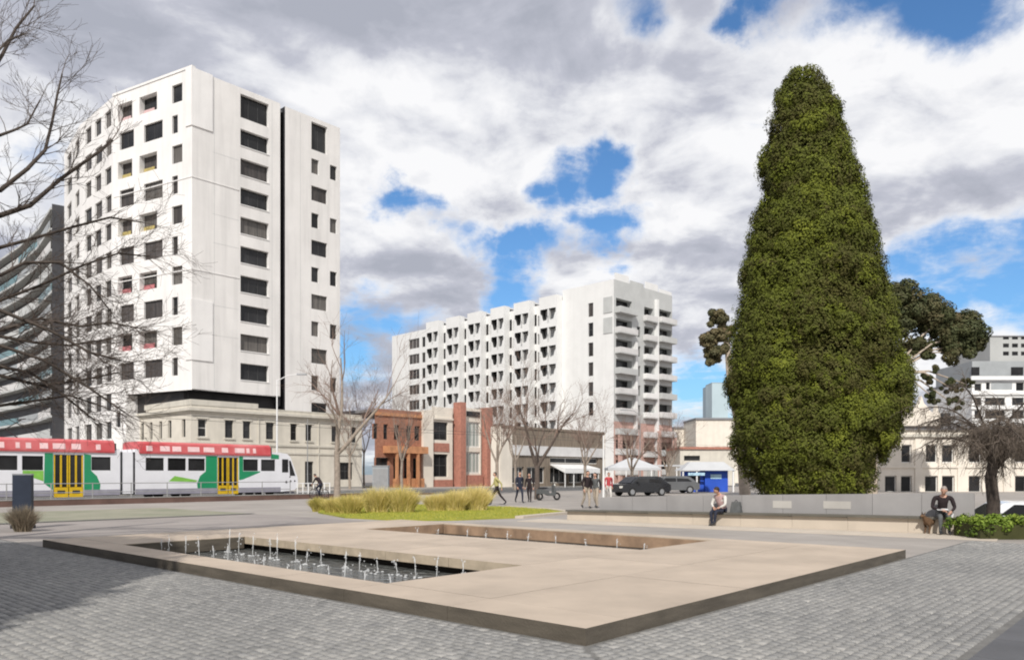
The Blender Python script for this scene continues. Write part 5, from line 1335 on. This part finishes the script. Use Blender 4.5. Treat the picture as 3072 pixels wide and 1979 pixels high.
# ------------------------------------------------------------------ vehicles
def car(label, loc, rz, paint, kind='sedan', name='parked_car'):
    t = thing(name, label, 'car', loc, rz, 'cars parked along the streets', local=True); L_, W_, H_ = 4.4, .88, 1.46
    prof_l = [(-2.2, .35), (-2.22, .62), (-2.1, .88), (-1.25, .97), (1.95, .95), (2.2, .82), (2.22, .4), (2.0, .28), (-2.0, .28)]
    if kind == 'suv': prof_l = [(x, z*1.12 if z > .5 else z) for x, z in prof_l]; H_ = 1.66
    b = MB(); b.extr(prof_l, -W_, W_); body = b.build('body', paint, t)
    zc = .965*(1.12 if kind == 'suv' else 1)-.02; cab = [(-1.45, zc), (-.75, H_-.03), (-.4, H_), (1.1, H_), (1.4, H_-.06), (1.98, zc)]
    b = MB(); n_ = len(cab); k = len(b.v)
    ins = [0 if i in (0, n_-1) else .14 for i in range(n_)]
    b.v += [(x, -W_+.04+ins[i], z) for i, (x, z) in enumerate(cab)]+[(x, W_-.04-ins[i], z) for i, (x, z) in enumerate(cab)]
    b.f += [tuple(range(n_)), tuple(range(2*n_-1, n_-1, -1))]+[(i, n_+i, n_+(i+1) % n_, (i+1) % n_) for i in range(n_)]; b.m += [0]*(n_+2)
    b.build('cabin', paint, t)
    for s in (-1, 1):
        for (x0, x1, x2, x3) in ((-1.2, -.62, .16, .16), (.24, .24, 1.05, 1.55)):
            yb = s*(W_-.035); yt = s*(W_-.165); b = MB(); z0, z1 = zc+.06, H_-.1
            b.face([(x0, yb, z0), (x3, yb, z0), (x2, yt, z1), (x1, yt, z1)]) if s < 0 else b.face([(x3, yb, z0), (x0, yb, z0), (x1, yt, z1), (x2, yt, z1)]); b.build('side_window', M['glass'], t)
        MB().box(2.18, 2.235, min(s*.45, s*.8), max(s*.45, s*.8), .66, .8).build('tail_light', M['redlamp'], t); MB().box(-2.235, -2.15, min(s*.5, s*.82), max(s*.5, s*.82), .6, .76).build('headlight', M['lamp'], t)
        for x in (-1.35, 1.35):
            wh = MB().tube([(x, s*(W_-.16), .32), (x, s*(W_+.012), .32)], .32, 18).build('wheel', M['tyre'], t); MB().tube([(x, s*(W_+.013), .32), (x, s*(W_+.022), .32)], .2, 12).build('rim', M['steel'], wh)
        MB().box(-.95, -.78, min(s*W_, s*(W_+.16)), max(s*W_, s*(W_+.16)), zc, zc+.13).build('mirror', paint, t)
    for (xa, za, xb, zb, nm) in ((-1.44, zc+.04, -.80, H_-.06, 'windscreen'), (1.96, zc+.04, 1.44, H_-.10, 'rear_window')):
        o_ = -.012 if xa < 0 else .012; b = MB(); f_ = [(xa+o_, -W_+.12, za), (xa+o_, W_-.12, za), (xb+o_, W_-.24, zb), (xb+o_, -W_+.24, zb)]
        b.face(f_ if xa > 0 else f_[::-1]); b.build(nm, M['glass'], t)
    return t


c = at(640, HY, 58); car('black car parked behind the bench wall, left of the kiosk', (c.x, 58, 0), math.radians(28), M['carpaint'])
c = at(671, HY, 66); car('dark grey car parked nearest to the blue kiosk', (c.x, 66, 0), math.radians(8), M['carsil'])
c = at(1022, HY, 27.2); car('white car parked on the lower side road behind the hedge', (c.x+.55, 27.2, -.8), math.radians(170), M['carwhite'], 'sedan')


def bicycle(t, m_frame, off=(0, 0, 0), parent_named=True):
    ox, oy, oz = off; f = lambda x, z, y=0: (ox+x, oy+y, oz+z)
    for x in (-.52, .52):
        w = MB().torus(f(x, .34), .31, .022, (0, 1, 0)).build('wheel', M['tyre'], t); b = MB()
        for k in range(8): a = math.pi*k/8; b.tube([f(x+.3*math.cos(a), .34+.3*math.sin(a)), f(x-.3*math.cos(a), .34-.3*math.sin(a))], .003, 4)
        b.build('spokes', M['steel'], w)
    b = MB()
    for p, q in (((-.52, .34), (-.08, .30)), ((-.08, .30), (-.20, .82)), ((-.20, .78), (.36, .80)), ((-.08, .30), (.37, .72)), ((-.52, .34), (-.19, .76)), ((.52, .34), (.34, .92))): b.tube([f(*p), f(*q)], .018, 6)
    b.build('frame', m_frame, t); b = MB(); b.tube([f(.33, .95, -.25), f(.36, .97, 0), f(.33, .95, .25)], .014, 6); b.build('handlebar', M['dark'], t)
    b = MB(); b.ball(f(-.21, .86), (.14, .07, .035), n=10, k=6); b.build('saddle', M['dark'], t)
    b = MB(); b.tube([f(-.08, .30, -.1), f(-.08, .30, .1)], .05, 8); b.tube([f(-.08, .30, .09), f(.06, .22, .09)], .012, 5); b.tube([f(-.08, .30, -.09), f(-.22, .38, -.09)], .012, 5); b.build('crank', M['dark'], t)


# ------------------------------------------------------------------ people
def person(label, loc, rz, J, cols_, hair='hairb', scale=1.0, name='person', skirt=None, bag=None):
    """J: joints in local metres, facing -Y; cols_: top, trousers, shoes, sleeves"""
    t = thing(name, label, 'person', loc, rz, local=True); top, trs, shoe, slv = cols_
    mats = [M['skin'], M[top], M[trs], M[shoe], M[slv], M['dark']]
    V = {k: Vector(v)*scale for k, v in J.items()}
    nodes = [('pelvis', .125), ('belly', .115), ('chest', .135), ('neckb', .085), ('neck', .052), ('head', .055)]
    edges = [('pelvis', 'belly', 1), ('belly', 'chest', 1), ('chest', 'neckb', 1), ('neckb', 'neck', 0), ('neck', 'head', 0)]
    for s in 'LR':
        nodes += [('sh'+s, .070), ('el'+s, .046), ('wr'+s, .030), ('hip'+s, .095), ('kn'+s, .062), ('an'+s, .043), ('to'+s, .038)]
        edges += [('neckb', 'sh'+s, 1), ('sh'+s, 'el'+s, 4), ('el'+s, 'wr'+s, 4), ('pelvis', 'hip'+s, 2), ('hip'+s, 'kn'+s, 2), ('kn'+s, 'an'+s, 2), ('an'+s, 'to'+s, 3)]
    V['neckb'] = V['chest']+(V['neck']-V['chest'])*.62; V['belly'] = (V['pelvis']+V['chest'])*.5
    idx = {n: i for i, (n, _) in enumerate(nodes)}; me = bpy.data.meshes.new('tmp'); me.from_pydata([tuple(V[n]) for n, _ in nodes], [(idx[a], idx[c]) for a, c, _ in edges], [])
    tmp = bpy.data.objects.new('tmp', me); C.objects.link(tmp); md = tmp.modifiers.new('s', 'SKIN'); sk = me.skin_vertices[0].data
    for n, r in nodes:
        k = 1.0; sk[idx[n]].radius = (r*scale*k, r*scale*(1.15 if n in ('chest', 'pelvis', 'belly') else 1)); sk[idx[n]].use_root = (n == 'pelvis')
    sb_ = tmp.modifiers.new('u', 'SUBSURF'); sb_.levels = 1; sb_.render_levels = 1
    dg = bpy.context.evaluated_depsgraph_get(); ev = tmp.evaluated_get(dg); m2 = bpy.data.meshes.new_from_object(ev)
    b = MB(); b.v = [tuple(v.co) for v in m2.vertices]; seg = [(V[a], V[c], k) for a, c, k in edges]
    for p in m2.polygons:
        c = p.center; best = min(seg, key=lambda s_: (lambda w, l: (c-(s_[0]+(s_[1]-s_[0])*max(0, min(1, w/l)))).length if l > 0 else 9)((c-s_[0]).dot(s_[1]-s_[0]), (s_[1]-s_[0]).length_squared))
        b.f.append(tuple(p.vertices)); b.m.append(best[2])
    bpy.data.objects.remove(tmp); bpy.data.meshes.remove(m2)
    # head with face
    up = (V['head']-V['neck']).normalized(); fw = Vector(J.get('look', (0, -1, 0))); fw = (fw-up*fw.dot(up)).normalized(); rt = fw.cross(up); hc = V['head']+up*.045*scale
    Lh = lambda x, y, z: hc+rt*x*scale+fw*y*scale+up*z*scale
    def shp(q):
        x, y, z = q; k = 1-.28*max(0, -z/.12); return rt*x*k+fw*(y*(1-.12*max(0, -z/.12))+(.008 if z < 0 else 0))+up*z
    b.ball(hc, (.074*scale, .095*scale, .115*scale), 0, 14, 10, shp)
    b.tube([Lh(0, .086, .012), Lh(0, .108, -.022), Lh(0, .092, -.03)], [.008*scale, .014*scale, .008*scale], 6, 0)
    for s in (-1, 1):
        b.ball(Lh(s*.030, .083, .014), .010*scale, 5, 6, 4); b.ball(Lh(s*.075, -.005, .0), (.012*scale, .02*scale, .03*scale), 0, 6, 4)
    b.tube([Lh(-.024, .083, -.055), Lh(0, .090, -.056), Lh(.024, .083, -.055)], .005*scale, 5, 5)
    # hands: palm, four fingers and a thumb leaving the side of the palm
    for s in 'LR':
        w = V['wr'+s]; d = (w-V['el'+s]).normalized(); hd_ = Vector(J.get('hand'+s, d)).normalized(); sd = hd_.cross(Vector((0, 0, 1))); sd = sd.normalized() if sd.length > .1 else Vector((1, 0, 0)); pn = sd.cross(hd_)
        b.tube([w-d*.01, w+hd_*.045*scale, w+hd_*.085*scale], [.026*scale, .036*scale, .032*scale], 8, 0)
        for k, ln in enumerate((.065, .075, .07, .055)):
            o_ = sd*(k-1.5)*.018*scale; p0 = w+hd_*.082*scale+o_; p1 = p0+hd_*ln*.55*scale-pn*.008; p2 = p1+(hd_*.7-pn*.6)*ln*.5*scale; b.tube([p0, p1, p2], [.0095*scale, .0085*scale, .0065*scale], 5, 0)
        q = w+hd_*.03*scale+sd*-.03*scale; b.tube([q, q+(hd_*.6-sd*.7)*.035*scale, q+(hd_*.95-sd*.45)*.07*scale], [.012*scale, .010*scale, .007*scale], 5, 0)
    b.build('body', mats, t, smooth=True)
    if hair:
        h = MB(); h.ball(hc+up*.012*scale-fw*.012*scale, (.080*scale, .098*scale, .112*scale), 0, 14, 10, lambda q: shp(q) if not (q.y > .02*scale and q.z < .055*scale) else shp(Vector((q.x*.6, q.y*.5, q.z*.6)))); h.build('hair', M[hair], t, smooth=True)
    return t


def standing(step=0.0, arm=0.0, lean=0.0, h=1.0):
    J = dict(pelvis=(0, 0, .93), chest=(0, -.02-lean, 1.25), neck=(0, -.03-lean*1.4, 1.46), head=(0, -.05-lean*1.6, 1.56))
    for s, g in (('L', 1), ('R', -1)):
        k = step*g; J.update({'sh'+s: (.19*g, -.02-lean, 1.38), 'el'+s: (.24*g, .03+k*arm*.5, 1.10), 'wr'+s: (.23*g, -.06+k*arm*.9-abs(k)*.08, .87), 'hip'+s: (.09*g, 0, .88), 'kn'+s: (.10*g, -.04-k*.55, .49+.02*abs(k)), 'an'+s: (.10*g, .03-k*.85+(.12 if k < 0 else 0), .09+(.06 if k < 0 else 0)), 'to'+s: (.11*g, -.12-k*.85+(.12 if k < 0 else 0), .045+(.0 if k < 0 else 0))})
    return J


def seated(look=(0, -1, 0), lean=.05, cross=0.0, knee=.10):
    J = dict(pelvis=(0, .0, .53), chest=(0, -.02-lean, .84), neck=(0, -.05-lean*1.4, 1.05), head=(0, -.09-lean*1.7, 1.14), look=look)
    for s, g in (('L', 1), ('R', -1)):
        J.update({'sh'+s: (.20*g, -.03-lean, .98), 'el'+s: (.27*g, -.12-lean, .72), 'wr'+s: (.12*g, -.33, .63), 'hip'+s: (.09*g, -.03, .50), 'kn'+s: (knee*g-cross*.1, -.44, .50+(.08*cross if g > 0 else 0)), 'an'+s: (.10*g-cross*(.22 if g > 0 else .02), -.42-(.1*cross if g > 0 else 0), .09+(.16*cross if g > 0 else 0)), 'to'+s: (.11*g-cross*(.24 if g > 0 else .02), -.57-(.1*cross if g > 0 else 0), .045+(.12*cross if g > 0 else 0))})
    return J


def bench_pos(px, off=-.12):
    s = s_px(Aw, dw, px); s = max(.2, min(WL-.2, s)); return (W0.x+wd.x*s+wn.x*off, W0.y+wd.y*s+wn.y*off), s


ang_b = math.atan2(wn.y, wn.x)+math.pi/2       # facing the fountain: local -Y along wn
# man in black at the right with his dog
(pm, s_) = bench_pos(941.5); J = seated((-.15, -1, -.25), .10)
J['wrR'] = (-.06, -.36, .66); J['wrL'] = (.16, -.34, .62)
person('man in a black top and grey trousers sitting on the bench ledge at right', (pm[0], pm[1], .0), ang_b+.25, J, ('clblack', 'clgrey', 'dark', 'clblack'), 'hairg')
t = thing('newspaper', 'white paper in the lap of the man in black', 'paper', (pm[0]+wn.x*.36+.05, pm[1]+wn.y*.36, .66), ang_b+.25)
MB().hexa([(-.13, -.09, 0), (.13, -.09, 0), (.13, .09, .03), (-.13, .09, .03)], [(-.13, -.09, .006), (.13, -.09, .006), (.13, .09, .036), (-.13, .09, .036)]).build('sheet', M['white'], t)
(pc, s_) = bench_pos(951.5, -.05); zc = .30+.10*min(1, s_/WL*1.25)+.06
t = thing('paper_cup', 'white paper cup standing on the bench ledge beside the man in black', 'cup', (pc[0], pc[1], zc), local=True)
MB().tube([(0, 0, 0), (0, 0, .13)], [.038, .05], 14).build('cup_body', M['white'], t); MB().tube([(0, 0, .131), (0, 0, .15)], [.054, .05], 14).build('lid', M['cllight'], t)
# small brown dog in front of the ledge
dp = gnd(931, 533.2); t = thing('dog', 'small brown dog standing at the feet of the man in black', 'dog', (dp.x, dp.y, 0), math.radians(205), local=True)
nodes = [('rump', (-.20, 0, .33), .085), ('loin', (-.08, 0, .34), .080), ('rib', (.06, 0, .33), .098), ('brst', (.17, 0, .33), .088), ('nck', (.25, 0, .42), .06), ('pol', (.31, 0, .50), .058), ('muz', (.41, 0, .475), .03),
         ('t1', (-.28, 0, .38), .022), ('t2', (-.36, 0, .46), .014), ('t3', (-.38, 0, .53), .010)]; ed = [(0, 1), (1, 2), (2, 3), (3, 4), (4, 5), (5, 6), (0, 7), (7, 8), (8, 9)]
for g in (1, -1):
    k = len(nodes); nodes += [('th', (-.19, .07*g, .27), .06), ('st', (-.14, .075*g, .19), .036), ('hk', (-.24, .075*g, .115), .022), ('hp', (-.225, .075*g, .03), .02), ('hf', (-.18, .075*g, .016), .018)]
    ed += [(0, k), (k, k+1), (k+1, k+2), (k+2, k+3), (k+3, k+4)]; k = len(nodes)
    nodes += [('sd', (.15, .06*g, .26), .05), ('eb', (.12, .065*g, .19), .03), ('wr', (.15, .065*g, .09), .021), ('fp', (.145, .065*g, .03), .019), ('ff', (.18, .065*g, .016), .018)]; ed += [(3, k), (k, k+1), (k+1, k+2), (k+2, k+3), (k+3, k+4)]
me = bpy.data.meshes.new('tmp'); me.from_pydata([n_[1] for n_ in nodes], ed, []); tmp = bpy.data.objects.new('tmp', me); C.objects.link(tmp); tmp.modifiers.new('s', 'SKIN')
for i, n_ in enumerate(nodes): me.skin_vertices[0].data[i].radius = (n_[2], n_[2]); me.skin_vertices[0].data[i].use_root = (i == 2)
u_ = tmp.modifiers.new('u', 'SUBSURF'); u_.levels = 1; u_.render_levels = 1
m2 = bpy.data.meshes.new_from_object(tmp.evaluated_get(bpy.context.evaluated_depsgraph_get())); b = MB(); b.v = [tuple(v.co) for v in m2.vertices]; b.f = [tuple(p.vertices) for p in m2.polygons]; b.m = [0]*len(b.f); bpy.data.objects.remove(tmp)
for g in (1, -1): b.hexa([(.28, .03*g-.02, .53), (.32, .03*g-.02, .53), (.32, .03*g+.02, .53), (.28, .03*g+.02, .53)], [(.285, .05*g, .60), (.29, .05*g, .60), (.29, .052*g, .60), (.285, .052*g, .60)]); b.ball((.355, .03*g, .515), .009, 1, 5, 4)
b.ball((.44, 0, .48), .013, 1, 6, 4); b.build('body', [M['dogfur'], M['dark']], t, smooth=True)
# seated figure left of centre on the ledge
(pq, s_) = bench_pos(722); J = seated((-.6, -1, -.1), .12, .35)
person('seated person in a pale pink top with dark trousers in the middle of the ledge', (pq[0], pq[1], -.03), ang_b-.35, J, ('clpink', 'clnavy', 'dark', 'cllight'), 'hairb', .97)
(pg, s_) = bench_pos(734, -.2); zc = .30+.10*min(1, s_/WL*1.25)+.06
t = thing('backpack', 'dark backpack on the ledge beside the seated person in pink', 'bag', (pg[0], pg[1], zc), ang_b, local=True)
b = MB(); b.hexa([(-.17, -.12, 0), (.17, -.12, 0), (.17, .12, 0), (-.17, .12, 0)], [(-.12, -.07, .33), (.12, -.07, .33), (.12, .08, .33), (-.12, .08, .33)]); b.build('bag_body', M['clgrey'], t); MB().tube([(-.05, 0, .33), (0, 0, .39), (.05, 0, .33)], .012, 6).build('handle', M['dark'], t)
# two people standing behind the left end of the ledge
for px, dep, lab, cl_, hr, sc in ((586.5, 36.5, 'person in a dark top and tan trousers behind the ledge, left of a pair', ('clblack', 'cltan', 'dark', 'clblack'), 'hairb', 1.03), (596, 37.0, 'person in a grey-brown jacket behind the ledge, right of a pair', ('clgrey', 'cltan', 'dark', 'clblack'), 'hairb', .98)):
    p = at(px, HY, dep); person(lab, (p.x, dep, 0), .5 if px < 590 else -.6, standing(.12, .5, .03), cl_, hr, sc)
p = at(608.5, HY, 44.5); person('person in a red top and pale trousers behind the wall, right of the white pole', (p.x, 44.5, 0), .2, standing(.2, .7), ('clred', 'cllight', 'dark', 'clred'), 'hairb', 1.0)
p = at(497, HY, 40.5); person('walking person in a khaki top and dark trousers right of the grasses', (p.x, 40.5, 0), math.radians(-80), standing(.42, .8, .03), ('clkhaki', 'clblack', 'dark', 'clkhaki'), 'hairb', 1.0)
p = at(519.5, HY, 43.5); person('walking person in navy in front of the shops, left of a pair', (p.x, 43.5, 0), math.radians(20), standing(.28, .8), ('clnavy', 'clnavy', 'dark', 'clnavy'), 'hairb', 1.02)
p = at(529.5, HY, 44.5); person('person in a black coat left of the V-forked tree, right of a pair', (p.x, 44.5, 0), math.radians(-15), standing(.15, .6), ('clblack', 'clblack', 'dark', 'clblack'), 'hairb', .97)
# parked scooter behind the V-forked tree
p = at(548, HY, 48); t = thing('motor_scooter', 'grey motor scooter parked right of the V-forked trunk', 'scooter', (p.x, 48, 0), math.radians(25), local=True)
for x in (-.58, .62): MB().torus((x, 0, .25), .19, .06, (0, 1, 0), n=18, k=8).build('wheel', M['tyre'], t)
b = MB(); b.extr([(-.75, .42), (-.2, .38), (.05, .28), (.42, .28), (.5, .5), (.40, .9), (.32, .95), (.34, .5), (.1, .36), (-.05, .62), (-.72, .70)], -.15, .15); b.build('body', M['clgrey'], t)
b = MB(); b.ball((-.35, 0, .76), (.36, .14, .07), n=12, k=7); b.build('seat', M['dark'], t); b = MB(); b.tube([(.40, 0, .85), (.34, 0, 1.05)], .025, 6); b.tube([(.28, -.3, 1.06), (.34, 0, 1.08), (.28, .3, 1.06)], .018, 6); b.build('handlebar', M['dark'], t)
MB().tube([(.52, 0, .25), (.44, 0, .8)], .035, 6).build('fork', M['steel'], t); b = MB(); b.ball((.46, 0, .93), (.05, .08, .08)); b.build('headlight', M['lamp'], t)
# cyclist passing the tram nose
p = at(319, HY, 50); ca = math.radians(150)
t = thing('bicycle', 'dark bicycle ridden past the front of the tram', 'bicycle', (p.x, 50, 0), ca, local=True); bicycle(t, M['dark'])
J = dict(pelvis=(0, .22, .98), chest=(0, -.06, 1.26), neck=(0, -.22, 1.42), head=(0, -.31, 1.50), look=(0, -1, -.1))
for s, g in (('L', 1), ('R', -1)):
    J.update({'sh'+s: (.18*g, -.13, 1.34), 'el'+s: (.22*g, -.25, 1.12), 'wr'+s: (.24*g, -.33, 1.00), 'hip'+s: (.08*g, .18, .93), 'kn'+s: (.10*g, -.16 if g > 0 else -.05, .72 if g > 0 else .60), 'an'+s: (.10*g, .12 if g > 0 else 0.0, .40 if g > 0 else .24), 'to'+s: (.10*g, -.02 if g > 0 else -.14, .36 if g > 0 else .20)})
person('cyclist in dark clothes bent over the bicycle beside the pale forked tree', (p.x, 50, 0), ca+math.pi/2, J, ('clblack', 'clnavy', 'dark', 'clblack'), 'hairb')
# small litter bin and utility cabinet by the brick shop
p = at(381, HY, 70); t = thing('utility_cabinet', 'grey-green utility cabinet on a plinth left of the brick shop entrance', 'cabinet', (p.x, 70, 0), local=True)
MB().box(-.7, .7, -.4, .4, 0, 2.3).build('cabinet_body', M['bandgrey'], t); MB().box(-.75, .75, -.45, .45, 2.302, 2.4).build('lid', M['rail'], t); MB().box(-.62, -.02, -.43, -.402, .2, 2.1).build('door', M['rail'], t); MB().box(.02, .62, -.43, -.402, .2, 2.1).build('door', M['rail'], t)
